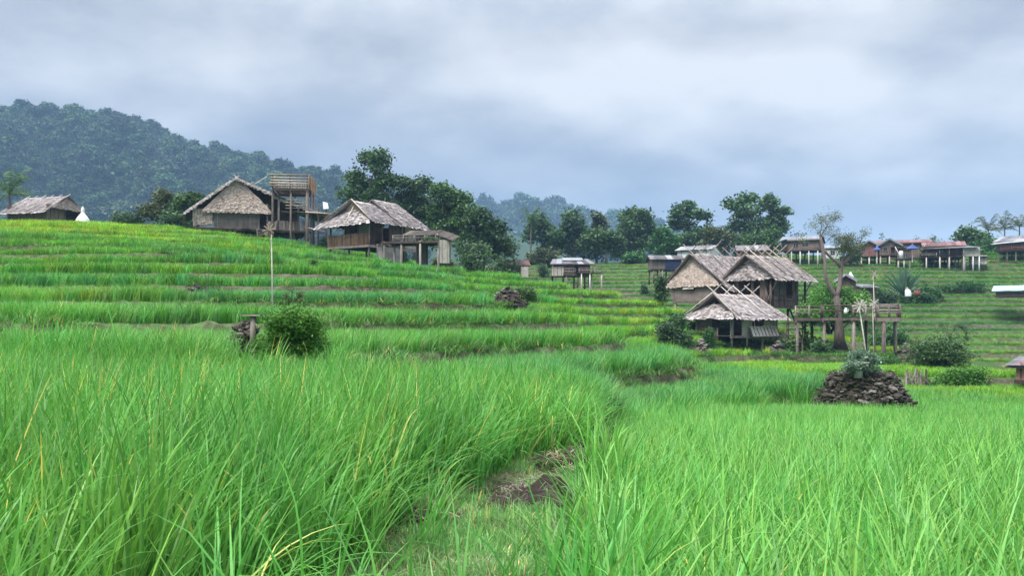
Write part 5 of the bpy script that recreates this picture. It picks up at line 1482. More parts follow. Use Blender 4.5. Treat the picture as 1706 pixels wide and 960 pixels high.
tree('broadleaf_tree', 'tree with sky showing through gaps in its crown', 'tree', 1148, 178, 330, 72, 'leaf_dark', base=436, seed=50, n=330, per=17,
     lumps=[(1148, 331, 26, 22), (1134, 340, 38, 30), (1160, 344, 40, 30), (1128, 362, 26, 22), (1172, 352, 24, 24), (1142, 360, 24, 30), (1168, 372, 34, 40), (1150, 385, 60, 46)], spread=0.42)
bush('shrub', 'dark shrub below the gap topped tree', 1140, 174, 384, 436, 60, 'leaf_dark', seed=53, leaf=0.3, n=220)
tree('broadleaf_tree', 'largest spreading tree behind the ridge pole roofs', 'tree', 1262, 176, 314, 128, 'leaf_dark', base=432, seed=51, n=640, per=17,
     lumps=[(1254, 316, 40, 34), (1278, 324, 36, 34), (1210, 332, 28, 22), (1226, 334, 24, 20), (1250, 336, 60, 40), (1290, 344, 44, 34), (1306, 362, 32, 30), (1240, 362, 60, 34), (1276, 362, 70, 40), (1262, 384, 110, 44)], spread=0.42)
bush('broadleaf_tree', 'olive green small tree left under the largest spreading tree', 1190, 168, 368, 432, 56, 'leaf_olive', seed=54, leaf=0.3, n=240, cat='tree')
bush('broadleaf_tree', 'mid green small tree right under the largest spreading tree', 1262, 166, 374, 430, 80, 'leaf_mid', seed=55, leaf=0.3, n=300, cat='tree')
bush('shrub', 'thin pale shrub beside the blue grey roofed stilt house', 1328, 170, 384, 430, 36, 'leaf_olive', seed=56, leaf=0.24, n=70)
# --- behind the village
tree('broadleaf_tree', 'dark rounded tree right of the red roofed village house', 'tree', 1612, 172, 378, 64, 'leaf_mid', base=436, seed=61, n=380, crown=0.98)
palm('palm_tree', 'leftmost of the pale palms behind the village', 1648, 176, 372, 436, 52, 'leaf_olive', 16, 8, 'palms behind the village')
palm('palm_tree', 'middle one of the pale palms behind the village', 1674, 180, 370, 436, 50, 'leaf_olive', 16, 9, 'palms behind the village')
palm('palm_tree', 'rightmost of the pale palms behind the village, above the far eave', 1698, 178, 366, 436, 50, 'leaf_olive', 16, 10, 'palms behind the village')
bush('shrub', 'leafy shrub at the foot of the pale palms', 1640, 164, 396, 436, 44, 'leaf_green', seed=62, leaf=0.26, n=160)
bush('shrub', 'small tree top above the twin gabled house', 1471, 172, 389, 432, 22, 'leaf_dark', seed=63, leaf=0.2, n=60)
bush('shrub', 'small dark tree top above the long red roof', 1524, 174, 392, 432, 22, 'leaf_dark', seed=64, leaf=0.2, n=60)
bush('shrub', 'wider small tree top left of the red roofed house', 1560, 174, 389, 432, 30, 'leaf_mid', seed=65, leaf=0.2, n=80)
bush('shrub', 'dark bush on the bank left of the twin gabled house', 1416, 148, 400, 442, 40, 'leaf_dark', seed=66, leaf=0.2, n=120)
bush('shrub', 'dark bush between the two village houses', 1545, 146, 408, 444, 26, 'leaf_mid', seed=67, leaf=0.2, n=90)
# --- on the far terraced slope
bush('shrub', 'dark rounded bush left of the agave rosette', 1474, 112, 472, 510, 46, 'leaf_dark', seed=71, leaf=0.16, n=260)
bush('shrub', 'light green bush right of the red bucket', 1552, 114, 476, 500, 40, 'leaf_green', seed=72, leaf=0.16, n=150)
bush('shrub', 'low hedge of weeds on the far slope', 1600, 118, 468, 484, 90, 'leaf_green', seed=73, leaf=0.16, n=190, k=10, depth=0.25)
bush('shrub', 'low weeds on the bank under the red bucket', 1530, 108, 490, 512, 80, 'leaf_green', seed=74, leaf=0.16, n=190, k=9, depth=0.3)
bush('shrub', 'lone dark shrub in front of the grey roofed field hut', 906, 122, 437, 462, 18, 'leaf_dark', seed=75, leaf=0.15, n=80)
bush('shrub', 'dark shrub beside the eave of the bigger gabled house', 1102, 98, 456, 490, 16, 'leaf_dark', seed=76, leaf=0.13, n=90)
bush('shrub', 'little dark shrub on the far terraces', 1073, 118, 472, 492, 12, 'leaf_dark', seed=77, leaf=0.13, n=50)
# --- round the hut and platform
bush('shrub', 'dense dark bush left of the small hip roofed hut', 1119, 62, 514, 592, 76, 'leaf_dark', seed=81, leaf=0.1, n=480, k=12)
bush('shrub', 'yellow green top shoots of the bush left of the hut', 1128, 61, 509, 590, 34, 'leaf_green', seed=82, leaf=0.1, n=110)
bush('shrub', 'narrow leafy shrub in front of the hut railing', 1180, 64.5, 540, 588, 20, 'leaf_green', seed=83, leaf=0.08, n=150)
bush('broadleaf_tree', 'dense glossy green tree crown behind the platform railing', 1384, 72.6, 463, 552, 116, 'leaf_bright', seed=84, leaf=0.12, n=900, k=14, cat='tree', sink=0)
bush('shrub', 'leafy green bush behind the right posts of the platform', 1478, 84, 536, 582, 70, 'leaf_green', seed=85, leaf=0.13, n=330)
bush('shrub', 'big tangled bush right of the platform', 1562, 60, 556, 622, 130, 'leaf_mid', seed=86, leaf=0.09, n=620, k=16)
bush('shrub', 'olive top of the tangle right of the platform', 1545, 59, 550, 600, 70, 'leaf_olive', seed=87, leaf=0.08, n=240, k=8)
bush('shrub', 'thin airy shrub rising behind the tangled bush', 1588, 66, 524, 600, 60, 'leaf_mid', seed=88, leaf=0.075, n=190, k=9, fill=0.7)
bush('shrub', 'yellow green weeds at the foot of the tangled bush', 1598, 54, 608, 640, 110, 'leaf_bright', seed=89, leaf=0.08, n=260, k=12, depth=0.3)
bush('shrub', 'low green weeds on the bank below the platform posts', 1462, 57, 590, 616, 80, 'leaf_green', seed=90, leaf=0.08, n=240, k=10, depth=0.4)
bush('shrub', 'pale silvery leaved shrub growing on the stone mound', 1432, 26.6, 584, 624, 78, 'leaf_pale', seed=91, leaf=0.045, n=260, k=9, sink=0)
bush('shrub', 'small pale plant standing in the right paddy', 1634, 27, 656, 690, 18, 'leaf_pale', seed=92, leaf=0.04, n=60)
# --- on the near terraces
bush('shrub', 'feathery green bush beside the stone heap with a post', 484, 15.6, 500, 585, 136, 'leaf_bright', seed=93, leaf=0.036, n=1300, k=16, asp=0.3, fixed=True)
bush('shrub', 'light green shoot at the foot of the pinwheel pole', 457, 16.5, 497, 540, 22, 'leaf_bright', seed=94, leaf=0.03, n=110, asp=0.3)
bush('dry_bush', 'dry twiggy bush behind the feathery green bush', 487, 30, 474, 520, 44, 'leaf_olive', seed=95, leaf=0.03, n=110, fill=0.9)
bush('shrub', 'small tuft of weeds on the terrace below the gabled house', 518, 52, 429, 456, 16, 'leaf_green', seed=96, leaf=0.06, n=80)
bush('shrub', 'grey leaved bush in front of the lean-to shed', 738, 71, 424, 456, 52, 'leaf_olive', seed=97, leaf=0.09, n=300, k=10)
bush('shrub', 'small green bush under the lean-to platform', 668, 72, 415, 440, 20, 'leaf_green', seed=98, leaf=0.09, n=110)
bush('shrub', 'weedy bush beside the rubble heap on the middle terrace', 874, 44, 474, 496, 44, 'leaf_mid', seed=99, leaf=0.06, n=120)
bush('shrub', 'low dark hedge at the foot of the lookout tower', 548, 82, 392, 412, 30, 'leaf_dark', seed=100, leaf=0.12, n=120)
bush('shrub', 'dark bush under the eave of the gabled house', 326, 83, 370, 392, 18, 'leaf_dark', seed=101, leaf=0.12, n=60, fixed=True)

# agave-like rosette
def rosette(name, label, px, d, top, base, wpx, nleaf, mat, seed, wid=0.1):
    random.seed(seed)
    d = seat(px, base, d); b = P(px, base, d); b.z = min(b.z, gz(b.x, b.y) + 0.1)
    R = wpx / 2 / F * d; H = (HY - top) / F * d - b.z
    t = thing(name, label, 'plant', b)
    for i in range(nleaf):
        az = 2.4 * i; el = random.uniform(0.15, 1.45)
        ln = (R * math.cos(el) + H * math.sin(el)) * random.uniform(0.85, 1.1)
        dr = Vector((math.cos(az) * math.cos(el), math.sin(az) * math.cos(el), math.sin(el)))
        sd = Vector((-math.sin(az), math.cos(az), 0))
        mb = MB(); vs, fs = [], []
        for s in range(6):
            f = s / 5
            p = dr * ln * f - Vector((0, 0, 0.22 * ln * f ** 2.5 * math.cos(el)))
            w = ln * wid * (0.5 + 1.6 * f) * (1 - f ** 2.5)
            up = dr.cross(sd).normalized() * w * 0.35
            vs += [p - sd * w + up, p - up * 0.2, p + sd * w + up]
        for s in range(5):
            a = 3 * s
            fs += [(a, a + 1, a + 4, a + 3), (a + 1, a + 2, a + 5, a + 4)]
        mb.add(vs, fs, random.uniform(0.3, 1.0)); mb.build('leaf', M[mat], t)
    return t
rosette('agave_plant', 'large grey green rosette of sword leaves on the far slope', 1505, 114, 450, 496, 60, 60, 'leaf_pale2', 4, 0.05)
bush('banana_plant', 'broad leaved plants beside the rubble under the balcony house', 1318, 66, 562, 590, 34, 'leaf_mid', seed=111, leaf=0.2, n=60, per=5, cat='plant')
bush('banana_plant', 'broad leaved plants at the foot of the platform steps', 1344, 65, 560, 590, 40, 'leaf_mid', seed=112, leaf=0.2, n=70, per=5, cat='plant')
bush('banana_plant', 'broad leaved plants below the platform deck', 1366, 67, 568, 592, 30, 'leaf_dark', seed=113, leaf=0.18, n=50, per=5, cat='plant')
rosette('field_plant', 'leafy weed standing among rice of the top terraces', 520, 60, 430, 452, 14, 12, 'leaf_green', 8, 0.15)

# pollarded tree that pushes up through the platform
random.seed(5)
PT = 71.0
pt = thing('pollarded_tree', 'pollarded tree with bare crooked limbs growing up through the platform', 'tree', G(1396, PT))
def C8(cx, cy, dy=0.0):
    return P(1300 + cx / 3.427, 340 + cy / 3.427, PT + dy) - pt.location
mb = MB()
mb.tube([C8(345, 850), C8(338, 780), C8(335, 680), C8(332, 600), C8(318, 525)], [0.7, 0.44, 0.34, 0.28, 0.26], 10, 0.5)
mb.build('trunk', M['bark'], pt, True)
def limb(pts, rr, name='limb', mat='bark_grey'):
    m = MB(); m.tube([C8(*p) for p in pts], rr, 8, random.random()); return m.build(name, M[mat], pt, True)
limb([(322, 545), (300, 500), (266, 440, -.2), (256, 390, -.3), (256, 330, -.3), (243, 260, -.2), (236, 215, -.1), (229, 188)], [0.21, 0.19, 0.17, 0.14, 0.13, 0.15, 0.13, 0.11])
limb([(322, 535), (336, 480, .2), (343, 420, .3), (348, 360, .3), (358, 318, .3), (363, 296, .3)], [0.23, 0.2, 0.19, 0.17, 0.13, 0.12])
limb([(348, 365, .3), (325, 335, .2), (295, 312, .1), (268, 285, -.1), (244, 256, -.2)], [0.15, 0.13, 0.12, 0.11, 0.13])
limb([(352, 345, .3), (380, 322, .4), (400, 298, .4), (418, 280, .5), (436, 262, .5)], [0.15, 0.13, 0.11, 0.1, 0.09])
twigs = []
for s, e, r0 in (((240, 262), (195, 250), .06), ((195, 250), (160, 242), .05), ((160, 242), (112, 205), .03), ((230, 190), (235, 140), .05), ((235, 140), (250, 80), .03), ((232, 185), (270, 120), .05), ((270, 120), (325, 60), .03),
                 ((230, 190), (190, 130), .03), ((363, 298), (350, 220), .05), ((350, 220), (322, 165), .03), ((363, 298), (385, 210), .05), ((385, 210), (420, 180), .03), ((436, 262), (460, 210), .04), ((460, 210), (495, 165), .025),
                 ((436, 262), (480, 240), .03), ((385, 210), (370, 160), .03), ((350, 220), (395, 250), .03), ((270, 120), (210, 80), .02), ((250, 230), (300, 170), .03)):
    a, b_ = C8(*s), C8(*e)
    m = MB(); m.tube([a, a.lerp(b_, 0.5) + Vector((random.uniform(-.1, .1), random.uniform(-.2, .2), .08)), b_], [r0, r0 * 0.8, r0 * 0.5], 5); m.build('twig', M['bark_grey'], pt)
rr = np.random.default_rng(9)
cs = []
for (cx, cy, w, h, n) in ((245, 85, 70, 40, 16), (315, 70, 60, 50, 16), (190, 125, 60, 50, 10), (280, 130, 60, 40, 10), (345, 200, 60, 60, 22), (390, 200, 80, 60, 40), (400, 245, 90, 60, 40), (480, 170, 40, 40, 10), (350, 250, 70, 50, 20), (250, 160, 50, 50, 8), (120, 205, 50, 30, 6), (450, 235, 60, 40, 16), (300, 180, 60, 60, 12)):
    for _ in range(int(n * 3.0)):
        cs.append(C8(cx + rr.normal(0, w / 3), cy + rr.normal(0, h / 3), rr.normal(0, 0.6)))
V, Fq, T = leaf_cloud(np.array([tuple(c) for c in cs]), 0.16, 9, 0.075, rr, asp=0.35)
link('crown', np_mesh('crown', V, Fq, T), M['leaf_olive'], pt)
# ---------------------------------------------------------------- stones, mounds, pinwheels, fence
def stone_meshes(n, seed):
    r = np.random.default_rng(seed); out = []
    import bmesh
    for i in range(n):
        bm = bmesh.new(); bmesh.ops.create_icosphere(bm, subdivisions=1, radius=0.5)
        ax = r.uniform(0.55, 1.0, 3); ph = r.uniform(0, 6, 3)
        for v in bm.verts:
            d = v.co.normalized()
            f = 1 + 0.22 * math.sin(4 * d.x + ph[0]) * math.cos(3 * d.y + ph[1]) + r.uniform(-.10, .10)
            v.co = Vector((d.x * ax[0], d.y * ax[1], d.z * ax[2] * 0.7)) * 0.5 * f * 1.25
        me = bpy.data.meshes.new('stone'); bm.to_mesh(me); bm.free()
        out.append(me)
    return out
STONES = {k: stone_meshes(10, 5 + i) for i, k in enumerate(('stone', 'stone_pale'))}
for k, l in STONES.items():
    for me in l:
        me.materials.append(M[k])
        me.attributes.new('tint', 'FLOAT', 'POINT').data.foreach_set('value', np.full(len(me.vertices), 0.5, dtype=np.float32))

def stone(root, p, size, mat='stone', flat=1.0):
    o = bpy.data.objects.new('stone', random.choice(STONES[mat])); COL.objects.link(o)
    o.parent = root; o.location = p
    o.rotation_euler = (random.uniform(-.35, .35), random.uniform(-.35, .35), random.uniform(0, 6.28))
    o.scale = (size * random.uniform(0.8, 1.3), size * random.uniform(0.7, 1.0), size * random.uniform(0.5, 0.85) * flat)
    return o

def heap(name, label, px, d, top, base, wpx, n, size, mat='stone', cat='stone pile', depth=0.7, fixed=False):
    if not fixed: d = seat(px, base, d)
    b = P(px, base, d); g = gz(b.x, b.y); b.z = min(b.z, g)
    t = thing(name, label, cat, b)
    R = wpx / 2 / F * d; H = (HY - top) / F * d - b.z
    Hv = (base - top) / F * d; H = H if fixed else min(H, Hv * 2.3); R *= 1 + 0.4 * max(0.0, (H - Hv) / Hv)
    m = MB(); ring = 12; vs, fs = [], []
    for i in range(5):
        f = i / 4
        for k in range(ring):
            a = 6.283 * k / ring
            vs.append((R * .9 * math.cos(a) * (1 - f ** 1.6), R * depth * .9 * math.sin(a) * (1 - f ** 1.6), H * .86 * f - 0.05))
    for i in range(4):
        for k in range(ring): fs.append((i * ring + k, i * ring + (k + 1) % ring, (i + 1) * ring + (k + 1) % ring, (i + 1) * ring + k))
    m.add(vs, fs, 0.2); m.build('earth_core', M['soil'], t, True)
    for i in range(n):
        f = random.random() ** 1.2; a = random.uniform(0, 6.283) if random.random() < 0.35 else random.uniform(math.pi, 2 * math.pi)
        q = (1 - f ** 1.6)
        stone(t, (R * math.cos(a) * q, R * depth * math.sin(a) * q, H * 0.9 * f + random.uniform(0, .05)), size * random.uniform(0.6, 1.35), mat if random.random() < 0.75 else 'stone_pale')
    KEEP_OUT.append((b.x, b.y, R * 0.95)); KEEP_OUT.append((b.x * (1 - 1.6 / b.y), b.y - 1.6, R * 0.8, 1.8, 0.0))
    return t
M['soil'] = rough_mat('soil', [(0.1, (0.025, 0.019, 0.015)), (0.5, (0.065, 0.05, 0.04)), (0.9, (0.15, 0.12, 0.1))], 6.0, bump=0.8)

random.seed(90)
KEEP_OUT.append((PX(484, 14.4), 14.4, 0.6, 1.5, 0.0))
heap('stone_pile', 'grey rounded stone heap on the left terraces below the low hut', 327, 36, 474, 502, 66, 70, 0.22)
heap('stone_pile', 'dark stone heap with a wooden post, left of the feathery bush', 408, 15.9, 527, 568, 64, 90, 0.16, fixed=True)
heap('stone_pile', 'flat rubble heap on the middle terrace, in front of the field huts', 846, 45, 476, 496, 56, 60, 0.2, 'stone')
heap('stone_pile', 'pale rubble heap at the left corner of the small hut', 1168, 65, 564, 590, 34, 45, 0.35, 'stone_pale')
heap('stone_pile', 'pale rubble heap at the right corner of the small hut', 1296, 65, 568, 590, 34, 40, 0.38, 'stone_pale')
heap('stone_pile', 'dark brush and stone heap below the right posts of the platform', 1508, 61, 570, 604, 60, 55, 0.32)
# post with a board on the left heap
b = P(421, 545, 15.7)
t = thing('offering_post', 'short wooden post with a flat board on the dark stone heap', 'post', b)
m = MB(); m.tube([(0, 0, -0.5), (0.01, 0, 0.2)], [0.06, 0.055], 8); m.build('post', M['wood_grey'], t, True)
m = MB(); m.box(-0.2, 0.16, -0.1, 0.1, 0.202, 0.228); m.build('board', M['wood_grey'], t)

# the dry-stone mound in the right paddy
d = 27.5
b = P(1434, 690, d); b.z = gz(b.x, b.y)
mound = thing('stone_mound', 'dry stone mound of dark flat stones in the right paddy', 'stone mound', b)
s = F / d
R0, R1 = 90 / s, 44 / s
Ht = (HY - 619) / F * d - b.z
prof = [(R0, -0.1), (R0 * 0.84, Ht * 0.33), (R0 * 0.66, Ht * 0.66), (R1, Ht * 0.98), (R1 * 0.5, Ht * 1.03), (0.02, Ht * 1.04)]
m = MB(); vs, fs = [], []
for r_, z_ in prof:
    for k in range(20):
        a = 6.283 * k / 20; vs.append((r_ * math.cos(a) * .97, r_ * math.sin(a) * .97, z_))
for i in range(len(prof) - 1):
    for k in range(20): fs.append((i * 20 + k, i * 20 + (k + 1) % 20, (i + 1) * 20 + (k + 1) % 20, (i + 1) * 20 + k))
m.add(vs, fs, 0.2); m.build('earth_core', M['soil'], mound, True)
nrow = 14
for i in range(nrow):
    f = (i + 0.3) / nrow; z_ = Ht * f * 0.98
    r_ = float(np.interp(f, [0, 0.33, 0.66, 1.0], [R0, R0 * 0.84, R0 * 0.66, R1]))
    k = int(3.6 * r_ / 0.27)
    for j in range(k):
        a = math.pi * (0.93 + 1.14 * (j + random.uniform(-.25, .25)) / k)
        if i > nrow - 4 and math.cos(a) > 0.75 and random.random() < .6: continue
        rj = r_ * random.uniform(0.93, 1.03) * (1.12 if math.cos(a) > 0 else 1.0)
        stone(mound, (rj * math.cos(a), rj * math.sin(a), z_ + random.uniform(-.05, .05)), random.choice((0.13, 0.17, 0.22, 0.28, 0.36, 0.42)) * random.uniform(.85, 1.15), 'stone' if random.random() < 0.9 else 'stone_pale', 0.85)
# small stones filling the joints, too many to tell apart
mb = MB()
for i in range(520):
    f = random.random(); z_ = Ht * f * 0.99
    r_ = float(np.interp(f, [0, 0.33, 0.66, 1.0], [R0, R0 * 0.84, R0 * 0.66, R1])) * random.uniform(0.97, 1.05)
    a = math.pi * random.uniform(0.92, 2.08)
    if math.cos(a) > 0: r_ *= 1.1
    me = random.choice(STONES['stone']); sz = random.uniform(0.07, 0.16)
    mt = Matrix.Translation((r_ * math.cos(a), r_ * math.sin(a), z_)) @ Matrix.Rotation(random.uniform(0, 6.28), 4, 'Z') @ Matrix.Diagonal((sz * 1.3, sz, sz * 0.8, 1))
    mb.add([mt @ v.co for v in me.vertices], [tuple(p.vertices) for p in me.polygons])
o_ = mb.build('small_stones', M['stone'], mound); o_['kind'] = 'stuff'
mb = MB()
for i in range(420):
    f = random.random() ** 0.7; z_ = Ht * f
    r_ = float(np.interp(f, [0, 0.33, 0.66, 1.0], [R0, R0 * 0.84, R0 * 0.66, R1])) * random.uniform(0.98, 1.06)
    a = math.pi * random.uniform(0.92, 2.08)
    p = Vector((r_ * math.cos(a), r_ * math.sin(a), z_ + 0.03))
    for q in range(4):
        e = p + Vector((random.gauss(0, .09), random.gauss(0, .06) - 0.04, random.uniform(.03, .14)))
        w_ = Vector((random.uniform(-.02, .02), 0, .01))
        mb.add([p - w_, p + w_, e], [(0, 1, 2)], random.random())
o_ = mb.build('weeds', M['leaf_olive'], mound); o_['kind'] = 'stuff'
# spill of earth and stones running off to the left
m = MB(); vs, fs = [], []
for i in range(14):
    f = i / 13; x = -R0 * 0.5 - f * 2.6; hh = (0.42 * (1 - f) + 0.1) * (1 + .2 * math.sin(i * 2.1))
    y0 = -0.25 * f
    for (yy, zz) in ((-0.75, -0.6), (-0.35, hh * .7), (0.0, hh), (0.5, hh * .9), (0.9, -0.6)): vs.append((x, y0 + yy * (1 - .5 * f) - 0.6, zz + 0.35 * (1 - .3 * f)))
for i in range(13):
    for k in range(4): fs.append((i * 5 + k, i * 5 + k + 1, (i + 1) * 5 + k + 1, (i + 1) * 5 + k))
m.add(vs, fs, .4); m.build('earth_spill', M['soil'], mound, True)
for i in range(34):
    f = random.random()
    stone(mound, (-R0 * .5 - f * 2.3, -0.95 + random.uniform(-.25, .2), 0.1 + 0.5 * random.random() * (1 - f * .5) + 0.12), random.uniform(0.12, 0.26), 'stone' if random.random() < .7 else 'stone_pale', .8)
KEEP_OUT.append((b.x, b.y, R0 * 0.98)); KEEP_OUT.append((b.x - R0 - .5, b.y - .5, 1.1))
t = thing('clay_pot', 'grey pot with a flat lid on top of the stone mound', 'pot', P(1430, 617, d - 0.9))
m = MB(); m.tube([(0, 0, -0.25), (0, 0, 0.1), (0, 0, 0.22)], [0.13, 0.15, 0.12], 10); m.build('pot_body', M['concrete'], t, True)
m = MB(); m.tube([(0.08, 0, 0.222), (0.08, 0, 0.262)], [0.27, 0.26], 12); m.build('lid', M['concrete'], t)

# bamboo pinwheels
def pinwheel(label, px, d, top, base, lean=0.0, size=0.42, n=7, rp=0.03, off=0.0, mat='bamboo'):
    b = P(px, base, d); zt = (HY - top) / F * d
    b.z = min(b.z, gz(b.x, b.y))
    t = thing('pinwheel_pole', label, 'pinwheel', b, 0)
    Hh = zt - b.z
    m = MB(); m.tube([(0, 0, -0.2), (lean * 0.5 + .01, 0, Hh * .5), (lean, 0, Hh)], [rp * 1.2, rp, rp * 0.7], 7); m.build('pole', M['bamboo_pale'], t, True)
    m = MB(); m.tube([(lean, 0.1, Hh - 0.02), (lean, -0.25, Hh - 0.02)], 0.02, 6); m.build('axle', M['wood_grey'], t)
    for i in range(n):
        a = math.pi * i / n + random.uniform(-.15, .15)
        dx, dz = math.cos(a), math.sin(a)
        l0, l1 = size * random.uniform(.75, 1.1), size * random.uniform(.75, 1.1)
        y = -0.2 - 0.012 * i
        m = MB(); m.bar((lean - dx * l0, y, Hh - dz * l0), (lean + dx * l1, y - random.uniform(-.1, .1), Hh + dz * l1), 0.03, 0.062 * size / .42); m.build('blade', M[mat], t)
    return t
pinwheel('tall bamboo pinwheel pole standing on the left terraces', 454.5, 31, 384, 514, -0.06, 0.25, 6, 0.026)
pinwheel('bamboo pinwheel leaning in front of the platform railing', 1447, 61, 509, 600, -0.7, 0.55, 6, 0.045, mat='bamboo_pale')
pinwheel('smaller bamboo pinwheel beside the leaning one, before the railing', 1456, 62, 505, 600, -0.1, 0.4, 4, 0.03, mat='bamboo_pale')
pinwheel('thin bamboo pinwheel pole rising from the platform corner', 1458, 68, 458, 545, -0.15, 0.42, 3, 0.045, mat='bamboo')

# broken fence by the tangled bush
b = P(1522, 634, 52); b.z = gz(b.x, b.y)
t = thing('broken_fence', 'broken grey fence of leaning stakes below the tangled bush', 'fence', b)
sf = F / 52
for i, (px, lean) in enumerate(((1508, .05), (1513, -.05), (1520, .25), (1535, .0), (1540, .12), (1530, -.1))):
    m = MB(); m.tube([((px - 1522) / sf, random.uniform(-.2, .2), -0.2), ((px - 1522) / sf + lean, 0, random.uniform(0.7, 1.1))], 0.06, 6); m.build('stake', M['wood_grey'], t)
for a, b_ in (((-.5, -.1, .45), (.15, -.1, .55)), ((-.3, -.15, .8), (.1, -.15, .1)), ((.4, -.1, .6), (.95, -.1, .05))):
    m = MB(); m.bar(a, b_, 0.05, 0.09); m.build('rail', M['wood_grey'], t)

# dark root clods on the edge of the path
random.seed(3)
for i, (px, py, lab) in enumerate(((945, 800, 'upper dark clod of roots and earth on the path edge'), (905, 862, 'large tangled clod of earth and roots at the path edge'), (975, 775, 'far clod of torn grass at the end of the path'), (700, 890, 'flat clod of dry roots in the middle of the path'))):
    d = 1.48 * F / (py - HY)
    c = P(px, py, d); c.z = gz(c.x, c.y)
    t = thing('earth_clod', lab, 'clod', c)
    sz = (0.26, 0.36, 0.22, 0.3)[i]
    r = np.random.default_rng(50 + i)
    import bmesh
    bm = bmesh.new(); bmesh.ops.create_icosphere(bm, subdivisions=3, radius=sz)
    for v in bm.verts:
        dd = v.co.normalized()
        f = 1 + 0.2 * math.sin(5 * dd.x + i) + 0.15 * math.sin(9 * dd.y + 2 * i) + r.uniform(-.12, .12)
        v.co = Vector((dd.x * sz * f * (1.1 if i < 3 else 1.5), dd.y * sz * f, dd.z * sz * f * (0.55 if i < 3 else 0.3)))
    me = bpy.data.meshes.new('soil_lump'); bm.to_mesh(me); bm.free()
    link('soil_lump', me, M['soil'], t)
    mb = MB()
    for k in range(150):
        a = random.uniform(0, 6.28); e = random.uniform(-.1, 1.2)
        p = Vector((math.cos(a) * math.cos(e) * sz * 1.1, math.sin(a) * math.cos(e) * sz, math.sin(e) * sz * 0.55))
        q = p + Vector((random.gauss(0, .1), random.gauss(0, .1), random.uniform(-.12, .05)))
        mb.tube([p, p.lerp(q, .5) + Vector((0, 0, .03)), q], 0.0035, 3, cap=False)
    o = mb.build('root_fibres', M['straw_plain'] if i != 1 else M['wood_grey'], t); o['kind'] = 'stuff'
# ---------------------------------------------------------------- rice
def rice_rot(n, lean=0.10, yaw=0.9):
    return np.stack([rng.normal(0, 0.05, n), rng.normal(lean, 0.06, n), rng.normal(0, yaw, n)], 1)

def bare(x, y):
    """Stretches where the terrace banks stand bare."""
    return np.clip(wob(x, y, 24, 4) * 3.0 - 0.6, 0, 1)

def in_view(x, y, m=0.66):
    return (np.abs(x) < m * y + 1.0)

# tall rice of the plot beside the path
x, y = grid_pts(-9.5, 1.6, 2.2, 13.6, 0.16)
z, fr, k, w, on, fl = terrain(x, y, True)
edge = bund_left(y) - 0.05 + 0.07 * wob(x, y, 0.9, 2)
sel = in_view(x, y) & (x < edge) & (y < front(x) + 1.9) & (x > -0.66 * y - 0.6) & clear(x, y)
x, y, z = x[sel], y[sel], z[sel]; n = len(x)
hgt = (1.10 - 0.16 * sstep(4, 10, y) + 0.06 * wob(x, y, 2.5, 1)) * rng.uniform(0.84, 1.13, n)
hgt *= 1 - 0.2 * sstep(-1.0, 1.0, x)
near_edge = 1 - sstep(0.0, 0.45, edge[sel] - x)
rot = rice_rot(n, 0.06, 0.9)
rot[:, 1] += 0.02 * near_edge
hgt *= 1 - 0.12 * near_edge
h = np.stack([1.0 + 0.1 * wob(x, y, 1.5, 4), np.ones(n), np.ones(n)], 1) * (1.08 + 0.12 * wob(x, y, 3, 5)[:, None]) * rng.uniform(0.78, 1.2, (n, 1))
scatter('rice_plants', 'tall deep green rice plot with yellowing blades, along the left of the path', 'rice', 'rice_near', np.stack([x, y, z - 0.02], 1), rot, np.stack([hgt * 0 + 1.05, hgt * 0 + 1.05, hgt], 1), h)

# long blades arching out over the path and above the plot
x, y = grid_pts(-8, 1.2, 2.6, 9.6, 0.2)
e_ = bund_left(y) - x
sel = in_view(x, y) & (e_ > -0.02) & (rng.random(len(x)) < np.where(e_ < 0.3, 0.8, 0.16))
x, y, e_ = x[sel], y[sel], e_[sel]; z = terrain(x, y); n = len(x)
hgt = np.where(e_ < 0.3, 0.95, 1.18) * rng.uniform(0.8, 1.15, n)
scatter('rice_blades', 'long arching rice blades leaning out over the path', 'rice', 'rice_arch', np.stack([x, y, z - 0.02], 1), rice_rot(n, 0.1, 0.8), np.stack([np.ones(n), np.ones(n), hgt], 1), np.ones((n, 3)) * rng.uniform(0.9, 1.2, (n, 1)))

# the lower paddy to the right of the path
x, y = grid_pts(-0.9, 19, 1.15, 13, 0.165)
x2, y2 = grid_pts(1, 24, 13, 31.5, 0.25)
z, fr, k, w, on, fl = terrain(x, y, True)
sel = in_view(x, y, 0.64) & (y < front(x) + 0.5) & ((x > bund_right(y) + 0.05 + 0.4 * sstep(8.6, 9.4, y) + 0.16 * wob(x, y, 0.8, 0)) | ((y < 3.0) & (x > -0.95 + 0.3 * wob(x, y, 1.2, 1)) & (rng.random(len(x)) < 0.13)))
x, y, z = x[sel], y[sel], z[sel]; n = len(x)
hgt = 0.9 * rng.uniform(0.86, 1.12, n)
hgt = np.where((y < 3.0) & (x < bund_right(y)), hgt * 1.06, hgt)
h = np.stack([1.03 + 0.1 * wob(x, y, 1.5, 4), np.ones(n), np.ones(n)], 1) * (1.08 + 0.08 * wob(x, y, 4, 5)[:, None]) * rng.uniform(0.85, 1.15, (n, 1))
scatter('rice_plants', 'bright green lower paddy filling the ground right of the path', 'rice', 'rice_right', np.stack([x, y, z - 0.02], 1), rice_rot(n, 0.07, 1.3), np.stack([hgt * 0 + 1.1, hgt * 0 + 1.1, hgt], 1), h)
x, y = x2, y2
z = terrain(x, y)
sel = in_view(x, y) & (y < front(x) + 1.6) & (x > bund_right(y) + 0.3) & clear(x, y)
x, y, z = x[sel], y[sel], z[sel]; n = len(x)
hgt = 0.80 * rng.uniform(0.88, 1.1, n)
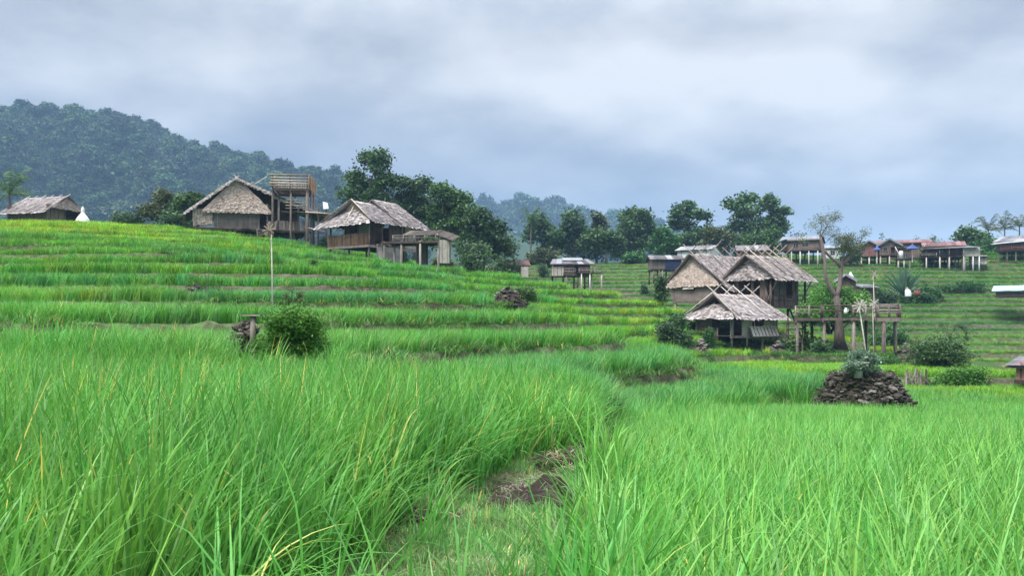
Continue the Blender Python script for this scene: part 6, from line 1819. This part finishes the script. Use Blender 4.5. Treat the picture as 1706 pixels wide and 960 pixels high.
h = np.ones((n, 3)) * (1.1 + 0.1 * wob(x, y, 5, 5)[:, None]) * rng.uniform(0.88, 1.12, (n, 1))
scatter('rice_plants', 'light green far part of the lower paddy, in front of the stone mound', 'rice', 'rice_mid', np.stack([x, y, z - 0.02], 1), rice_rot(n, 0.06, 1.4), np.stack([hgt * 0 + 1, hgt * 0 + 1, hgt], 1), h)

# terraces of the near hillside
def terrace_rice(name, label, src, x, y, hgt0, sc, base, extra=None, lo=0.06, hi=0.80):
    z, fr, k, w, on, fl = terrain(x, y, True)
    sel = in_view(x, y) & (y > front(x) + 1.2) & (((fr > lo) & (fr < hi + 0.05 * wob(x, y, 4, 2) - 0.16 * bare(x, y))) | ((y < front(x) + 3.6) & (x < 8))) & (fl < 0.3) & clear(x, y)
    if extra is not None:
        sel &= extra(x, y, z)
    x, y, z, k = x[sel], y[sel], z[sel], k[sel]; n = len(x)
    q = np.sin(k * 7.31 + np.floor(wob(x, y, 60, 5) * 2.2) * 2.7)
    hg = hgt0 * rng.uniform(0.82, 1.15, n) * (1 + 0.16 * q + 0.14 * wob(x, y, 6, 2))
    h = hues(x, y, k, base)
    return scatter(name, label, 'rice', src, np.stack([x, y, z - 0.02], 1), rice_rot(n, 0.06, 1.5), np.stack([np.full(n, sc), np.full(n, sc), hg], 1), h)

x, y = grid_pts(-24, 24, 12, 36, 0.27)
terrace_rice('rice_plants', 'green rice on the lowest terraces, behind the tall plot', 'rice_mid', x, y, 0.66, 1.1, 1.0)
x, y = grid_pts(-48, 32, 36, 64, 0.42)
terrace_rice('rice_plants', 'blue green rice on the middle terraces below the thatched houses', 'rice_far', x, y, 0.64, 0.95, 1.0)
x, y = grid_pts(-72, 22, 64, 103, 0.5)
terrace_rice('rice_plants', 'yellow green rice on the top terraces reaching the thatched houses', 'rice_far', x, y, 0.66, 1.1, 1.05, lambda x, y, z: (x < 0.17 * y + 3) | (y < 76))
x, y = grid_pts(-5, 110, 76, 170, 0.62)
terrace_rice('rice_plants', 'dull green rice on the far terraced slope below the village', 'rice_far', x, y, 0.42, 1.35, 0.72, lambda x, y, z: x > 0.02 * y - 2, lo=0.08, hi=0.7)

# stray rice at both edges of the path
x, y = grid_pts(-1.4, 1.2, 3.2, 9.2, 0.17)
u = (x - bund_left(y)) / (bund_right(y) - bund_left(y))
sel = (u > -0.05) & (u < 1.05) & (rng.random(len(x)) < 0.26 * np.maximum(1 - u / 0.3, (u - 0.72) / 0.3))
x, y = x[sel], y[sel]; z = terrain(x, y); n = len(x)
hgt = rng.uniform(0.3, 0.8, n)
scatter('rice_plants', 'stray short rice straggling over the edges of the path', 'rice', 'rice_near', np.stack([x, y, z - 0.02], 1), rice_rot(n, 0.1, 2.5), np.stack([np.full(n, 0.9), np.full(n, 0.9), hgt], 1), np.ones((n, 3)) * rng.uniform(0.85, 1.15, (n, 1)))

# the path: mown turf, cut straw and root clods
x, y = grid_pts(-1.6, 1.3, 2.2, 10.9, 0.045)
z, fr, k, w, on, fl = terrain(x, y, True)
sel = (on > 0.35) & (rng.random(len(x)) < 0.30 + 1.0 * wob(x, y, 0.8, 2))
x, y, z = x[sel], y[sel], z[sel]; n = len(x)
hg = rng.uniform(0.04, 0.13, n) * (1 + 1.0 * (rng.random(n) < 0.08))
scatter('grass', 'short mown grass on the earth path between the paddies', 'grass', 'turf', np.stack([x, y, z], 1), rice_rot(n, 0.0, 3.0), np.stack([np.full(n, 0.12), np.full(n, 0.12), hg], 1), np.array([[1.55, 1.15, 2.0]]) * rng.uniform(0.7, 1.3, (n, 1)))
x, y = grid_pts(-1.5, 1.3, 2.4, 10.6, 0.06)
z, fr, k, w, on, fl = terrain(x, y, True)
sel = (on > 0.5) & (rng.random(len(x)) < 0.7 + 0.9 * wob(x, y, 1.1, 0))
x, y, z = x[sel], y[sel], z[sel]; n = len(x)
scatter('cut_grass', 'grey green cut stalks strewn over the path', 'grass', 'straw', np.stack([x, y, z + 0.03], 1), rice_rot(n, 0.0, 3.0), np.stack([np.full(n, 0.16), np.full(n, 0.16), np.full(n, 0.16)], 1), np.where(rng.random((n, 1)) < 0.55, np.array([[0.8, 1.25, 0.85]]), np.array([[1.15, 1.1, 1.05]])) * rng.uniform(0.45, 1.25, (n, 1)))

# grass on the terrace banks, patchy so that the earth shows
x, y = grid_pts(-50, 30, 14, 80, 0.33)
z, fr, k, w, on, fl = terrain(x, y, True)
sel = in_view(x, y) & (y > front(x) - 1.8 * sstep(2, 4, x) - 0.3) & ((((fr > 0.78) | (fr < 0.06)) & (rng.random(len(x)) < np.clip(0.45 + 1.2 * wob(x, y, 14, 3) - 0.9 * bare(x, y), 0, 1))) | ((y < front(x) + 9.0) & (rng.random(len(x)) < 0.8)))
x, y, z = x[sel], y[sel], z[sel]; n = len(x)
scatter('bank_grass', 'rough grass growing over the terrace banks', 'grass', 'turf', np.stack([x, y, z], 1), rice_rot(n, 0.0, 3.0), np.stack([np.full(n, 0.7), np.full(n, 0.7), rng.uniform(0.15, 0.4, n)], 1), np.array([[0.85, 0.75, 0.85]]) * rng.uniform(0.6, 1.15, (n, 1)))

# weeds round the houses, heaps and mounds, where no rice grows
x, y = grid_pts(-50, 45, 20, 100, 0.3)
sel = in_view(x, y) & (y > front(x) - 6) & ~clear(x, y) & (rng.random(len(x)) < 0.8)
x, y = x[sel], y[sel]; z = terrain(x, y); n = len(x)
scatter('weeds', 'low weeds round the houses and stone heaps', 'weeds', 'turf', np.stack([x, y, z], 1), rice_rot(n, 0.0, 3.0), np.stack([np.full(n, 0.7), np.full(n, 0.7), rng.uniform(0.2, 0.5, n)], 1), np.array([[0.8, 0.72, 0.8]]) * rng.uniform(0.5, 1.1, (n, 1)))

# ---------------------------------------------------------------- air
m, nt, out = new_mat('haze')
pv = node(nt, 'ShaderNodeVolumePrincipled', {'Color': (0.39, 0.66, 1.0, 1), 'Density': 0.00033, 'Density Attribute': '', 'Anisotropy': 0.0})
nt.links.new(pv.outputs[0], out.inputs['Volume'])
mb = MB(); mb.box(-3100, 3100, -3100, 3100, -60, 330)
hz = mb.build('haze', m)
tag(hz, 'blue damp air fading the far hills', 'haze', kind='stuff')
